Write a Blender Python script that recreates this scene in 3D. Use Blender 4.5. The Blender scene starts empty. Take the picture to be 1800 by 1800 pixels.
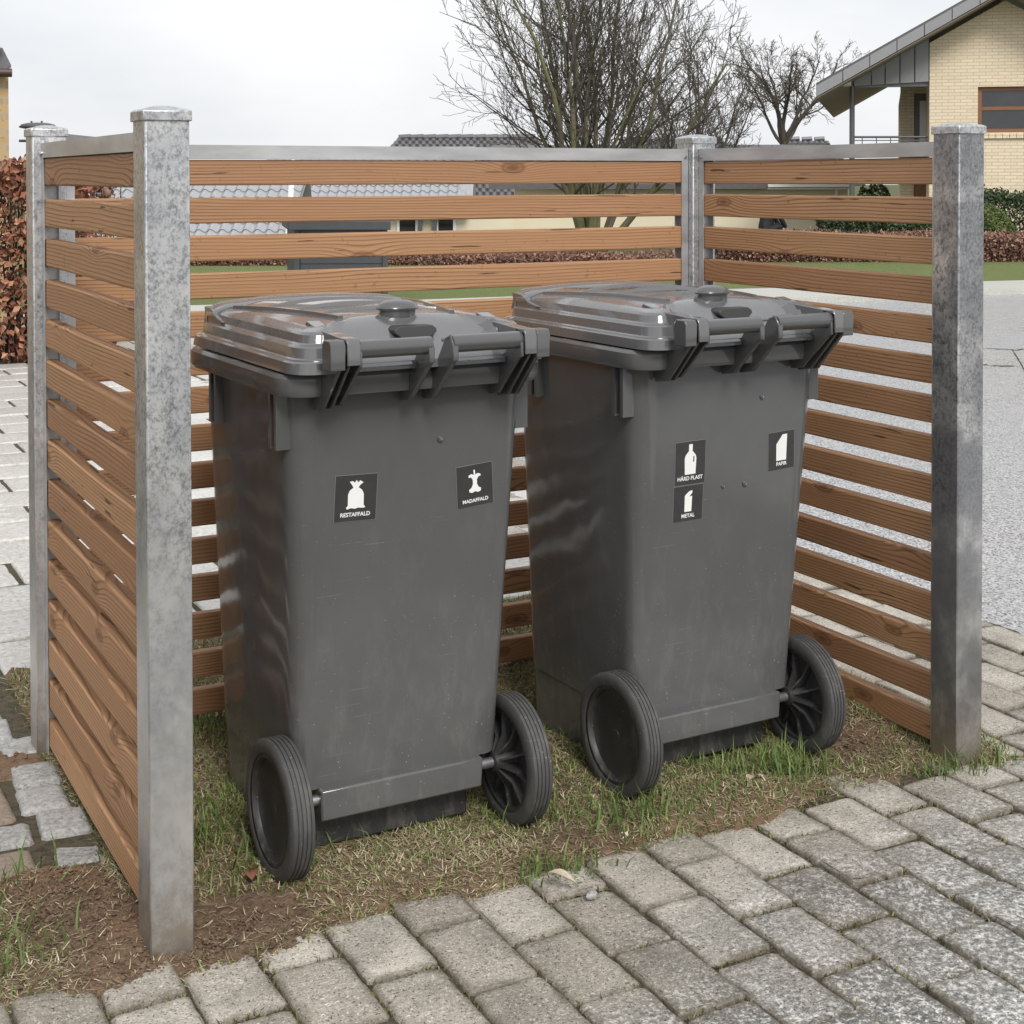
import bpy, math, random
import numpy as np
from mathutils import Vector, Matrix
random.seed(7); rng = np.random.default_rng(7)
scn = bpy.context.scene
R = math.radians

# ------------------------------------------------------------------ camera
F, YAW, ROLL, TILT, CY, CH = 2646.46, 0.482763, -0.001906, 0.020598, 368.29, 1.295
fw = Vector((math.sin(YAW)*math.cos(TILT), math.cos(YAW)*math.cos(TILT), -math.sin(TILT)))
rt = Vector((math.cos(YAW), -math.sin(YAW), 0.0)); up = rt.cross(fw)
r2 = rt*math.cos(ROLL) + up*math.sin(ROLL); u2 = up*math.cos(ROLL) - rt*math.sin(ROLL)
camd = bpy.data.cameras.new('camera'); cam = bpy.data.objects.new('camera', camd)
scn.collection.objects.link(cam)
camd.sensor_width = 36.0; camd.sensor_fit = 'HORIZONTAL'; camd.lens = F/1800*36
camd.shift_y = -(900-CY)/1800
camd.clip_start = 0.05; camd.clip_end = 2000
cam.matrix_world = Matrix(((r2.x,u2.x,-fw.x,0),(r2.y,u2.y,-fw.y,0),(r2.z,u2.z,-fw.z,CH),(0,0,0,1)))
scn.camera = cam

# ------------------------------------------------------------------ sky, sun, exposure
SUN_EL, SUN_AZ = R(44), math.atan2(-0.14, -0.99)
w = bpy.data.worlds.new('World'); scn.world = w; w.use_nodes = True
nt = w.node_tree; nt.nodes.clear()
def wn(t, **k):
    n = nt.nodes.new(t)
    for a, b in k.items(): setattr(n, a, b)
    return n
sky = wn('ShaderNodeTexSky', sky_type='NISHITA', sun_disc=False, sun_elevation=SUN_EL, sun_rotation=SUN_AZ)
sky.dust_density = 4.0; sky.ozone_density = 1.0
hs = wn('ShaderNodeHueSaturation'); hs.inputs['Saturation'].default_value = 0.3
tc = wn('ShaderNodeTexCoord'); mp = wn('ShaderNodeMapping'); mp.inputs['Scale'].default_value = (1.0,1.0,2.6)
no = wn('ShaderNodeTexNoise'); no.inputs['Scale'].default_value = 2.2; no.inputs['Detail'].default_value = 5; no.inputs['Roughness'].default_value = 0.55
cr = wn('ShaderNodeValToRGB'); cr.color_ramp.elements[0].position = 0.32; cr.color_ramp.elements[0].color = (5.0,5.17,5.42,1)
cr.color_ramp.elements[1].position = 0.66; cr.color_ramp.elements[1].color = (6.7,6.74,6.78,1)
mx = wn('ShaderNodeMix', data_type='RGBA'); mx.inputs['Factor'].default_value = 0.88
bg = wn('ShaderNodeBackground'); bg.inputs['Strength'].default_value = 0.1
wo = wn('ShaderNodeOutputWorld'); L = nt.links.new
L(sky.outputs[0], hs.inputs['Color']); L(tc.outputs['Generated'], mp.inputs[0]); L(mp.outputs[0], no.inputs['Vector'])
L(no.outputs[0], cr.inputs[0]); L(hs.outputs[0], mx.inputs['A']); L(cr.outputs[0], mx.inputs['B'])
L(mx.outputs['Result'], bg.inputs['Color']); L(bg.outputs[0], wo.inputs['Surface'])
sd = bpy.data.lights.new('sun', 'SUN'); sd.energy = 1.5; sd.angle = R(18); sd.color = (1.0,0.97,0.92)
so = bpy.data.objects.new('sun', sd); scn.collection.objects.link(so)
sdir = Vector((math.sin(SUN_AZ)*math.cos(SUN_EL), math.cos(SUN_AZ)*math.cos(SUN_EL), math.sin(SUN_EL)))
so.rotation_euler = sdir.to_track_quat('Z','Y').to_euler()
so.location = (3,-4,6)
vs = scn.view_settings; vs.view_transform = 'Standard'; vs.look = 'None'; vs.exposure = 0.75; vs.gamma = 1.0
scn.cycles.max_bounces = 5; scn.cycles.diffuse_bounces = 3; scn.cycles.glossy_bounces = 3
scn.render.resolution_x = scn.render.resolution_y = 1024

# ------------------------------------------------------------------ helpers: projection, naming, meshes
def ray(px, py): return fw + r2*((px-900)/F) - u2*((py-CY)/F)
DV = Vector((math.sin(YAW), math.cos(YAW), 0))
def cf(px, py, D):
    """place seen at (px, py) at ground distance D ahead of the viewpoint -> (sideways, height)"""
    d = ray(px, py); s = D/d.dot(DV); return rt.dot(d)*s, CH + d.z*s
def wpt(px, py, D):
    x, z = cf(px, py, D); v = rt*x + DV*D; return Vector((v.x, v.y, z))
def gnd(px, py, z=0.0):
    d = ray(px, py); s = (z-CH)/d.z; return Vector((d.x*s, d.y*s, z))
COL = scn.collection
def tag(o, label=None, cat=None, group=None, kind=None):
    if label: o['label'] = label
    if cat: o['category'] = cat
    if group: o['group'] = group
    if kind: o['kind'] = kind
    return o
def empty(name, loc=(0,0,0), rz=0.0):
    o = bpy.data.objects.new(name, None); o.location = loc; o.rotation_euler = (0,0,rz)
    o.empty_display_size = 0.1; COL.objects.link(o); return o
def link(name, me, parent=None, loc=None, rz=0.0):
    o = bpy.data.objects.new(name, me); COL.objects.link(o)
    if parent is not None: o.parent = parent
    if loc is not None: o.location = loc
    if rz: o.rotation_euler = (0,0,rz)
    return o
class MB:
    def __init__(s): s.v = []; s.f = []
    def add(s, vs_, fs_):
        b = len(s.v); s.v += [tuple(p) for p in vs_]; s.f += [tuple(i+b for i in f) for f in fs_]; return s
    def box(s, x0, x1, y0, y1, z0, z1):
        return s.add([(x0,y0,z0),(x1,y0,z0),(x1,y1,z0),(x0,y1,z0),(x0,y0,z1),(x1,y0,z1),(x1,y1,z1),(x0,y1,z1)],
              [(0,3,2,1),(4,5,6,7),(0,1,5,4),(1,2,6,5),(2,3,7,6),(3,0,4,7)])
    def prism(s, pts, fn):
        """closed solid from a 2-D outline; fn(u, v, side) -> xyz for side 0 and 1"""
        n = len(pts); a = [fn(u,v,0) for u,v in pts]; b = [fn(u,v,1) for u,v in pts]
        fs = [tuple(range(n)), tuple(range(2*n-1, n-1, -1))]
        fs += [(i, i+n, (i+1)%n+n, (i+1)%n) for i in range(n)]
        return s.add(a+b, fs)
    def loft(s, rings, cap0=True, cap1=True, closed=True):
        n = len(rings[0]); vs_ = [p for r in rings for p in r]; fs = []
        for k in range(len(rings)-1):
            for i in range(n if closed else n-1):
                j = (i+1) % n; fs.append((k*n+i, k*n+j, (k+1)*n+j, (k+1)*n+i))
        if cap0: fs.append(tuple(range(n-1,-1,-1)))
        if cap1: fs.append(tuple((len(rings)-1)*n+i for i in range(n)))
        return s.add(vs_, fs)
    def tube(s, pts, rad, n=8, cap=True):
        pts = [Vector(p) for p in pts]; rs = rad if hasattr(rad,'__len__') else [rad]*len(pts)
        rings = []; t0 = (pts[1]-pts[0]).normalized()
        a = t0.orthogonal().normalized()
        for i, p in enumerate(pts):
            t = (pts[min(i+1,len(pts)-1)] - pts[max(i-1,0)]).normalized()
            a = (a - t*a.dot(t)).normalized(); b = t.cross(a)
            rings.append([p + (a*math.cos(2*math.pi*k/n) + b*math.sin(2*math.pi*k/n))*rs[i] for k in range(n)])
        return s.loft(rings, cap, cap)
    def mesh(s, name, mat, smooth=None):
        me = bpy.data.meshes.new(name); me.from_pydata([tuple(p) for p in s.v], [], s.f)
        if mat is not None: me.materials.append(mat)
        import bmesh
        bm = bmesh.new(); bm.from_mesh(me); bmesh.ops.recalc_face_normals(bm, faces=bm.faces); bm.to_mesh(me); bm.free()
        if smooth:
            me.polygons.foreach_set('use_smooth', [True]*len(me.polygons)); me.set_sharp_from_angle(angle=R(smooth))
        me.update(); return me
    def build(s, name, mat, parent=None, smooth=None, bevel=0.0, loc=None):
        o = link(name, s.mesh(name, mat, smooth), parent, loc)
        if bevel:
            m = o.modifiers.new('bevel','BEVEL'); m.width = bevel; m.segments = 2; m.limit_method = 'ANGLE'; m.angle_limit = R(40)
            o.data.polygons.foreach_set('use_smooth', [True]*len(o.data.polygons)); m.harden_normals = False
            o.data.set_sharp_from_angle(angle=R(50))
        return o
def copy_tree(o, parent=None):
    c = o.copy(); COL.objects.link(c); c.parent = parent
    for ch in list(o.children): copy_tree(ch, c)
    return c

# ------------------------------------------------------------------ materials
class NG:
    def __init__(s, name, rough=0.6, metal=0.0, spec=0.5):
        s.m = bpy.data.materials.new(name); s.m.use_nodes = True; s.t = s.m.node_tree
        s.b = s.t.nodes['Principled BSDF']
        s.b.inputs['Roughness'].default_value = rough; s.b.inputs['Metallic'].default_value = metal
        s.b.inputs['Specular IOR Level'].default_value = spec
    def n(s, t, **k):
        x = s.t.nodes.new(t)
        for a, b in k.items():
            if a in x.inputs and not hasattr(type(x), a): x.inputs[a].default_value = b
            else: setattr(x, a, b)
        return x
    def l(s, a, b): s.t.links.new(a, b)
    def val(s, sock, v):
        if isinstance(v, bpy.types.NodeSocket): s.l(v, sock)
        else: sock.default_value = v
    def math(s, op, a, b=0.0, c=None):
        x = s.n('ShaderNodeMath', operation=op); s.val(x.inputs[0], a); s.val(x.inputs[1], b)
        if c is not None: s.val(x.inputs[2], c)
        return x.outputs[0]
    def coord(s, kind='Object', scale=(1,1,1), rnd=0.0):
        c = s.n('ShaderNodeTexCoord').outputs[kind]
        m = s.n('ShaderNodeMapping'); m.inputs['Scale'].default_value = scale; s.l(c, m.inputs[0])
        if rnd:
            o = s.n('ShaderNodeObjectInfo').outputs['Random']
            cx = s.n('ShaderNodeCombineXYZ'); s.l(s.math('MULTIPLY', o, rnd), cx.inputs[0]); s.l(s.math('MULTIPLY', o, rnd*1.7), cx.inputs[1]); s.l(s.math('MULTIPLY', o, rnd*2.3), cx.inputs[2])
            s.l(cx.outputs[0], m.inputs['Location'])
        return m.outputs[0]
    def world(s, scale=(1,1,1)):
        g = s.n('ShaderNodeNewGeometry').outputs['Position']
        m = s.n('ShaderNodeMapping'); m.inputs['Scale'].default_value = scale; s.l(g, m.inputs[0]); return m.outputs[0]
    def noise(s, vec, scale, detail=4, rough=0.55, out=0):
        x = s.n('ShaderNodeTexNoise'); s.l(vec, x.inputs['Vector'])
        x.inputs['Scale'].default_value = scale; x.inputs['Detail'].default_value = detail; x.inputs['Roughness'].default_value = rough
        return x.outputs[out]
    def vor(s, vec, scale, feature='F1', out='Distance', rnd=1.0):
        x = s.n('ShaderNodeTexVoronoi', feature=feature); s.l(vec, x.inputs['Vector']); x.inputs['Scale'].default_value = scale
        x.inputs['Randomness'].default_value = rnd
        return x.outputs[out]
    def ramp(s, fac, stops):
        x = s.n('ShaderNodeValToRGB'); s.l(fac, x.inputs[0]); e = x.color_ramp.elements
        while len(e) < len(stops): e.new(0.5)
        for i, (p, c) in enumerate(stops):
            e[i].position = p; e[i].color = (c,c,c,1) if not hasattr(c,'__len__') else (*c,1)
        return x.outputs[0]
    def mix(s, fac, a, b, mode='MIX'):
        x = s.n('ShaderNodeMix', data_type='RGBA', blend_type=mode); s.val(x.inputs['Factor'], fac)
        for k, v in (('A',a),('B',b)):
            if isinstance(v, bpy.types.NodeSocket): s.l(v, x.inputs[k])
            else: x.inputs[k].default_value = (*v,1) if hasattr(v,'__len__') else (v,v,v,1)
        return x.outputs['Result']
    def color(s, c):
        if isinstance(c, bpy.types.NodeSocket): s.l(c, s.b.inputs['Base Color'])
        else: s.b.inputs['Base Color'].default_value = (*c,1)
        return s
    def rough(s, r): s.val(s.b.inputs['Roughness'], r); return s
    def bump(s, h, strength=0.3, dist=0.01):
        x = s.n('ShaderNodeBump'); x.inputs['Strength'].default_value = strength; x.inputs['Distance'].default_value = dist
        s.l(h, x.inputs['Height'])
        if s.b.inputs['Normal'].is_linked: s.l(s.b.inputs['Normal'].links[0].from_socket, x.inputs['Normal'])
        s.l(x.outputs[0], s.b.inputs['Normal']); return s
def plain(name, c, rough=0.6, metal=0.0, spec=0.5, var=0.12, sc=30):
    g = NG(name, rough, metal, spec); n = g.noise(g.coord('Object'), sc)
    g.color(g.mix(n, tuple(x*(1-var) for x in c), tuple(x*(1+var) for x in c))); return g.m
M = {}
def mat_wood():
    g = NG('slat_wood', 0.62, 0, 0.35)
    v = g.coord('Object', rnd=9.0); sp = g.n('ShaderNodeSeparateXYZ'); g.l(v, sp.inputs[0])
    x, y, z = sp.outputs
    def comb(a, b, c):
        k = g.n('ShaderNodeCombineXYZ'); g.l(a, k.inputs[0]) if not isinstance(a, float) else None
        g.val(k.inputs[1], b); g.val(k.inputs[2], c); return k.outputs[0]
    warp = g.noise(comb(g.math('MULTIPLY', x, 0.9), g.math('MULTIPLY', y, 3.0), g.math('MULTIPLY', z, 6.0)), 1.0, 2, 0.45)
    warp2 = g.noise(comb(g.math('MULTIPLY', x, 9.0), g.math('MULTIPLY', y, 20.0), g.math('MULTIPLY', z, 30.0)), 1.0, 3, 0.5)
    kx = g.n('ShaderNodeTexVoronoi', feature='F1', voronoi_dimensions='2D'); kx.inputs['Scale'].default_value = 1.0
    kv = g.n('ShaderNodeCombineXYZ'); g.l(g.math('MULTIPLY', x, 2.1), kv.inputs[0]); g.l(g.math('MULTIPLY', g.math('ADD', z, g.math('MULTIPLY', y, 0.6)), 5.5), kv.inputs[1])
    g.l(kv.outputs[0], kx.inputs['Vector']); d = kx.outputs['Distance']
    kn = g.math('POWER', 2.718, g.math('MULTIPLY', g.math('MULTIPLY', d, d), -42.0))
    ring = g.math('ADD', g.math('ADD', g.math('MULTIPLY', z, 120.0), g.math('MULTIPLY', y, 70.0)), g.math('ADD', g.math('MULTIPLY', warp, 8.0), g.math('ADD', g.math('MULTIPLY', kn, 2.6), g.math('MULTIPLY', warp2, 0.35))))
    fr = g.math('FRACT', ring)
    late = g.ramp(fr, [(0.0,0.0),(0.55,0.10),(0.86,1.0),(0.96,0.9),(1.0,0.05)])
    fib = g.noise(comb(g.math('MULTIPLY', x, 5.0), g.math('MULTIPLY', y, 500.0), g.math('MULTIPLY', z, 500.0)), 1.0, 3, 0.6)
    big = g.noise(comb(g.math('MULTIPLY', x, 2.2), y, g.math('MULTIPLY', z, 14.0)), 1.0, 3, 0.5)
    o = g.n('ShaderNodeObjectInfo').outputs['Random']
    lamp = g.math('MULTIPLY', late, g.ramp(big, [(0.3,0.45),(0.65,1.0)]))
    base = g.mix(o, (0.510,0.285,0.142), (0.315,0.155,0.076))
    base = g.mix(g.math('MULTIPLY', big, 0.5), base, (0.58,0.370,0.215))
    c = g.mix(g.math('MULTIPLY', lamp, 0.85), base, (0.150,0.062,0.027))
    c = g.mix(g.math('MULTIPLY', g.ramp(fib, [(0.35,1.0),(0.62,0.0)]), 0.35), c, (0.23,0.115,0.058))
    core = g.ramp(g.math('ADD', d, g.math('MULTIPLY', g.math('SUBTRACT', warp2, 0.5), 0.07)), [(0.0,1.0),(0.03,0.75),(0.045,0.35),(0.06,0.8),(0.085,0.0)])
    c = g.mix(g.math('MULTIPLY', core, 0.8), c, (0.12,0.050,0.022))
    crk = g.ramp(g.noise(comb(g.math('MULTIPLY', x, 6.0), g.math('MULTIPLY', y, 90.0), g.math('MULTIPLY', z, 90.0)), 1.0, 2, 0.5), [(0.70,0.0),(0.73,1.0)]); c = g.mix(g.math('MULTIPLY', crk, 0.8), c, (0.05,0.024,0.012))
    spot = g.ramp(g.noise(v, 60.0, 2), [(0.66,0.0),(0.74,1.0)])
    c = g.mix(g.math('MULTIPLY', spot, 0.35), c, (0.11,0.06,0.035))
    g.color(c); g.rough(g.math('ADD', 0.5, g.math('MULTIPLY', fib, 0.3)))
    g.bump(fib, 0.35, 0.0012); return g.m
def mat_galv(dk=1.0, nm='galvanised_steel'):
    g = NG(nm, 0.40, 0.80, 0.5); v = g.coord('Object', rnd=5.0); raw = g.coord('Object')
    vs_ = g.coord('Object', (1,1,0.8), rnd=5.0)
    a = g.noise(vs_, 9.0, 4, 0.6); m = g.noise(vs_, 150.0, 4, 0.75); k = g.noise(vs_, 50.0, 5, 0.75)
    c = g.ramp(a, [(0.30,(0.46*dk,0.47*dk,0.49*dk)),(0.50,(0.58*dk,0.585*dk,0.60*dk)),(0.70,(0.68,0.675,0.66))])
    sz = g.n('ShaderNodeSeparateXYZ'); g.l(raw, sz.inputs[0])
    amt = g.ramp(g.math('ADD', sz.outputs[2], g.math('MULTIPLY', g.math('SUBTRACT', g.noise(vs_, 4.0, 3, 0.6), 0.5), 1.6)), [(0.35,0.10),(1.15,0.95)])
    sp = g.ramp(g.math('ADD', g.math('MULTIPLY', m, 0.6), g.math('MULTIPLY', k, 0.4)), [(0.40,1.0),(0.53,0.0)]); c = g.mix(g.math('MULTIPLY', sp, g.math('MULTIPLY', amt, 0.85)), c, (0.20*dk,0.207*dk,0.222*dk))
    lt = g.ramp(m, [(0.58,0.0),(0.66,1.0)]); c = g.mix(g.math('MULTIPLY', lt, g.math('MULTIPLY', amt, 0.25)), c, (0.74,0.74,0.735))
    foot_tint = g.ramp(g.math('ADD', sz.outputs[2], g.math('MULTIPLY', g.math('SUBTRACT', k, 0.5), 0.35)), [(0.02,0.75),(0.16,0.12),(0.5,0.0)]); c = g.mix(foot_tint, c, (0.30,0.25,0.19))  # browner towards the foot, broken up by noise
    g.color(c); g.rough(g.math('ADD', 0.24, g.math('MULTIPLY', k, 0.32))); g.bump(g.math('ADD', g.math('MULTIPLY', m, 0.2), a), 0.14, 0.004); return g.m
def mat_rail():
    g = NG('zinc_rail', 0.38, 0.7, 0.5); v = g.coord('Object', (0.25,0.25,1), rnd=3.0); a = g.noise(v, 18.0, 5, 0.6)
    g.color(g.ramp(a, [(0.3,(0.40,0.405,0.41)),(0.6,(0.56,0.565,0.57)),(0.8,(0.66,0.66,0.66))])); g.rough(g.math('ADD', 0.30, g.math('MULTIPLY', a, 0.25))); return g.m
def mat_plastic(name, base, r0, wave, dust=True, wet=False):
    g = NG(name, r0, 0, 0.5); v = g.coord('Object')
    big = g.noise(g.coord('Object', (1,1,0.6)), 6.0, 4, 0.6); fine = g.noise(v, 260.0, 3, 0.6)
    c = g.mix(big, tuple(x*0.86 for x in base), tuple(x*1.14 for x in base))
    if dust:
        sp = g.n('ShaderNodeSeparateXYZ'); g.l(v, sp.inputs[0])
        low = g.ramp(sp.outputs[2], [(0.08,0.95),(0.45,0.40),(0.85,0.10)])
        d1 = g.ramp(g.vor(v, 85.0), [(0.0,1.0),(0.075,0.85),(0.14,0.0)])
        d2 = g.ramp(g.noise(v, 13.0, 4, 0.7), [(0.46,0.0),(0.62,1.0)])
        c = g.mix(g.math('MULTIPLY', g.math('MULTIPLY', d1, d2), low), c, (0.42,0.41,0.39))
        film = g.ramp(g.noise(g.coord('Object', (1,1,0.35)), 26.0, 5, 0.7), [(0.5,0.0),(0.8,1.0)])
        c = g.mix(g.math('MULTIPLY', g.math('MULTIPLY', film, low), 0.5), c, (0.22,0.205,0.185))
        scr = g.ramp(g.noise(g.coord('Object', (3,3,160)), 1.5, 2, 0.5), [(0.70,0.0),(0.73,1.0)])
        c = g.mix(g.math('MULTIPLY', g.math('MULTIPLY', scr, d2), 0.18), c, (0.5,0.5,0.49))
    g.color(c)
    if wet:
        wm = g.ramp(g.noise(v, 14.0, 3, 0.6), [(0.40,0.0),(0.56,1.0)])
        g.rough(g.math('SUBTRACT', r0+0.10, g.math('MULTIPLY', wm, 0.13)))
        g.bump(g.math('MULTIPLY', g.noise(v, 180.0, 2, 0.5), wm), 0.08, 0.0012)
    else:
        g.rough(g.math('ADD', r0-0.04, g.math('MULTIPLY', big, 0.12)))
        if not wave: g.bump(fine, 0.03, 0.0008)
    if wave:
        sx_ = g.n('ShaderNodeSeparateXYZ'); g.l(v, sx_.inputs[0]); side = g.ramp(g.math('ABSOLUTE', sx_.outputs[0]), [(0.19,0.06),(0.215,1.0)])
        g.bump(g.math('ADD', g.math('MULTIPLY', g.noise(v, 5.0, 2, 0.4), side), g.math('MULTIPLY', fine, 0.006)), 0.55, wave)
    return g.m
def mat_paver(edge=True):
    g = NG('paver_concrete', 0.75, 0, 0.4); v = g.world()
    rnd = g.n('ShaderNodeObjectInfo').outputs['Random']
    s1 = g.noise(v, 165.0, 2, 0.7); s0 = g.noise(v, 330.0, 2, 0.7)
    big = g.noise(v, 2.6, 5, 0.6); mid = g.noise(v, 24.0, 5, 0.7); sp5 = g.noise(v, 95.0, 4, 0.75)
    warm = g.mix(rnd, (0.31,0.275,0.225), (0.52,0.475,0.41))
    grey = g.mix(rnd, (0.185,0.183,0.175), (0.33,0.325,0.31))
    sp = g.n('ShaderNodeSeparateXYZ'); g.l(v, sp.inputs[0])
    # paving lies in bands: sandy strip beside the grass, lichened grey towards the drive
    band = g.math('ADD', g.math('SUBTRACT', 2.22, sp.outputs[1]), g.math('MULTIPLY', g.math('SUBTRACT', big, 0.5), 0.9))
    bandx = g.math('ADD', band, g.math('MULTIPLY', g.math('SUBTRACT', sp.outputs[0], 1.45), 0.30))
    fac = g.ramp(bandx, [(0.0,0.08),(0.5,1.0)])
    c = g.mix(fac, warm, grey)
    dkp = g.ramp(sp5, [(0.40,1.0),(0.50,0.0)])
    c = g.mix(g.math('MULTIPLY', dkp, g.math('ADD', 0.10, g.math('MULTIPLY', fac, 0.74))), c, (0.085,0.085,0.083))
    lich = g.ramp(sp5, [(0.53,0.0),(0.60,1.0)])
    c = g.mix(g.math('MULTIPLY', lich, g.math('ADD', 0.15, g.math('MULTIPLY', fac, 0.72))), c, (0.74,0.73,0.69))
    mt = g.ramp(g.noise(v, 9.0, 5, 0.65), [(0.36,1.0),(0.56,0.0)]); c = g.mix(g.math('MULTIPLY', mt, 0.45), c, (0.15,0.138,0.115))
    dots = g.ramp(s1, [(0.32,1.0),(0.405,0.0)]); c = g.mix(g.math('MULTIPLY', dots, 0.85), c, (0.05,0.045,0.04))
    lt = g.ramp(s1, [(0.60,0.0),(0.70,1.0)]); c = g.mix(g.math('MULTIPLY', lt, 0.5), c, (0.74,0.71,0.65))
    if edge:
        oc = g.n('ShaderNodeSeparateXYZ'); g.l(g.n('ShaderNodeTexCoord').outputs['Object'], oc.inputs[0])
        ex = g.math('SUBTRACT', 0.06525, g.math('ABSOLUTE', oc.outputs[0])); ey = g.math('SUBTRACT', 0.10625, g.math('ABSOLUTE', oc.outputs[1]))
        ed = g.math('ADD', g.math('MINIMUM', ex, ey), g.math('MULTIPLY', g.math('SUBTRACT', mid, 0.5), 0.035))
        c = g.mix(g.ramp(ed, [(0.0,0.85),(0.006,0.5),(0.018,0.0)]), c, (0.105,0.088,0.060))
    fn = g.ramp(s0, [(0.3,0.62),(0.7,1.3)]); c = g.mix(0.7, c, g.mix(1.0, c, fn, 'MULTIPLY'))
    g.color(c); g.bump(s1, 0.6, 0.004); g.bump(sp5, 0.4, 0.004); g.rough(g.math('ADD', 0.5, g.math('MULTIPLY', mid, 0.35))); return g.m
def mat_stone(name, lo, hi, sc=120.0, rough=0.6, bump=0.4, spec=0.5):
    g = NG(name, rough, 0, spec); v = g.world(); rnd = g.n('ShaderNodeObjectInfo').outputs['Random']
    a = g.noise(v, sc, 4, 0.75); b = g.noise(v, 5.0, 4, 0.6)
    c = g.ramp(a, [(0.30,tuple(x*0.35 for x in lo)),(0.42,lo),(0.62,hi),(0.75,tuple(min(0.85,x*1.25) for x in hi))])
    c = g.mix(g.math('MULTIPLY', b, 0.55), c, tuple(x*0.6 for x in lo)); c = g.mix(g.math('MULTIPLY', rnd, 0.25), c, hi)
    g.color(c); g.bump(a, bump, 0.004); g.bump(b, bump*0.5, 0.02); return g.m
def mat_asphalt():
    g = NG('asphalt', 0.42, 0, 0.5); v = g.world(); a = g.noise(v, 95.0, 3, 0.8); b = g.noise(v, 0.6, 4, 0.6)
    st = g.vor(v, 150.0, out='Color'); bw = g.n('ShaderNodeRGBToBW'); g.l(st, bw.inputs[0])
    c = g.ramp(bw.outputs[0], [(0.15,(0.06,0.06,0.062)),(0.35,(0.30,0.30,0.305)),(0.7,(0.47,0.47,0.475)),(0.9,(0.60,0.60,0.60))])
    c = g.mix(g.ramp(b, [(0.4,0.0),(0.75,0.35)]), c, (0.22,0.22,0.225))
    g.color(c); g.rough(g.ramp(b, [(0.38,0.22),(0.62,0.42)])); g.bump(a, 0.5, 0.004); return g.m
def mat_soil():
    g = NG('soil', 0.9, 0, 0.25); v = g.world(); a = g.noise(v, 60.0, 6, 0.75); b = g.noise(v, 4.0, 4, 0.6); f = g.noise(v, 320.0, 3, 0.8)
    c = g.ramp(a, [(0.30,(0.055,0.036,0.024)),(0.5,(0.175,0.118,0.078)),(0.7,(0.32,0.235,0.165))])
    c = g.mix(g.ramp(b, [(0.42,0.0),(0.6,0.7)]), c, (0.245,0.155,0.095))
    c = g.mix(g.ramp(f, [(0.60,0.0),(0.72,0.6)]), c, (0.40,0.33,0.24))
    g.color(c); g.bump(a, 0.9, 0.012); g.bump(f, 0.6, 0.003); return g.m
def mat_attr(name, rough=0.7, spec=0.3, trans=0.0):
    g = NG(name, rough, 0, spec); a = g.n('ShaderNodeAttribute'); a.attribute_name = 'Col'
    n = g.noise(g.world(), 40.0, 3); g.color(g.mix(g.math('MULTIPLY', n, 0.5), a.outputs['Color'], g.mix(0.5, a.outputs['Color'], (0.02,0.02,0.01))))
    return g.m
def mat_grassfield(name, a, b, sc=14.0):
    g = NG(name, 0.85, 0, 0.2); v = g.world(); n = g.noise(v, sc, 5, 0.7); f = g.noise(v, 42.0, 4, 0.85); bg_ = g.noise(v, 0.5, 4, 0.6)
    c = g.mix(n, a, b); c = g.mix(g.math('MULTIPLY', bg_, 0.5), c, tuple(x*0.7 for x in a)); c = g.mix(g.ramp(f, [(0.32,0.85),(0.55,0.0)]), c, tuple(x*0.35 for x in a))
    g.color(c); g.bump(f, 0.8, 0.02); return g.m
def mat_brick(name, c1, c2, mortar, scale=1.0):
    g = NG(name, 0.85, 0, 0.3); v = g.coord('Object')
    sp = g.n('ShaderNodeSeparateXYZ'); g.l(v, sp.inputs[0]); cx = g.n('ShaderNodeCombineXYZ')
    g.l(g.math('ADD', sp.outputs[0], sp.outputs[1]), cx.inputs[0]); g.l(sp.outputs[2], cx.inputs[1])
    b = g.n('ShaderNodeTexBrick'); g.l(cx.outputs[0], b.inputs['Vector']); b.inputs['Scale'].default_value = scale
    b.inputs['Brick Width'].default_value = 0.24; b.inputs['Row Height'].default_value = 0.0667; b.inputs['Mortar Size'].default_value = 0.009
    b.inputs['Mortar Smooth'].default_value = 0.2; b.inputs['Bias'].default_value = 0.0
    b.inputs['Color1'].default_value = (*c1,1); b.inputs['Color2'].default_value = (*c2,1); b.inputs['Mortar'].default_value = (*mortar,1)
    n = g.noise(v, 9.0, 5, 0.7); c = g.mix(g.math('MULTIPLY', n, 0.35), b.outputs['Color'], tuple(x*0.62 for x in c1))
    dk = g.ramp(g.noise(v, 22.0, 2), [(0.66,0.0),(0.72,0.5)]); c = g.mix(dk, c, tuple(x*0.5 for x in c2))
    g.color(c); g.bump(b.outputs['Fac'], -0.6, 0.006); return g.m
def mat_bark(name, a, b, sc=18.0):
    g = NG(name, 0.9, 0, 0.2); v = g.world((1,1,0.35)); n = g.noise(v, sc, 5, 0.7); k = g.noise(g.world(), 2.2, 4)
    g.color(g.mix(g.ramp(k, [(0.4,0.0),(0.65,1.0)]), g.mix(n, tuple(x*0.5 for x in a), a), g.mix(n, tuple(x*0.5 for x in b), b))); g.bump(n, 0.6, 0.02); return g.m
M['wood'] = mat_wood(); M['galv'] = mat_galv(); M['galvdark'] = mat_galv(0.62,'darker_galvanised_steel'); M['rail'] = mat_rail()  # galvdark: darker zinc ramp for the front right post
M['bin'] = mat_plastic('bin_plastic', (0.100,0.101,0.102), 0.10, 0.014)
M['bin'].node_tree.nodes['Principled BSDF'].inputs['Specular IOR Level'].default_value = 0.6
M['lid'] = mat_plastic('lid_plastic', (0.105,0.106,0.110), 0.20, 0.0, dust=False, wet=True)
for k_, v_ in (('Specular IOR Level',0.7),('Coat Weight',0.75),('Coat Roughness',0.045),('Coat IOR',1.5)): M['lid'].node_tree.nodes['Principled BSDF'].inputs[k_].default_value = v_
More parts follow.
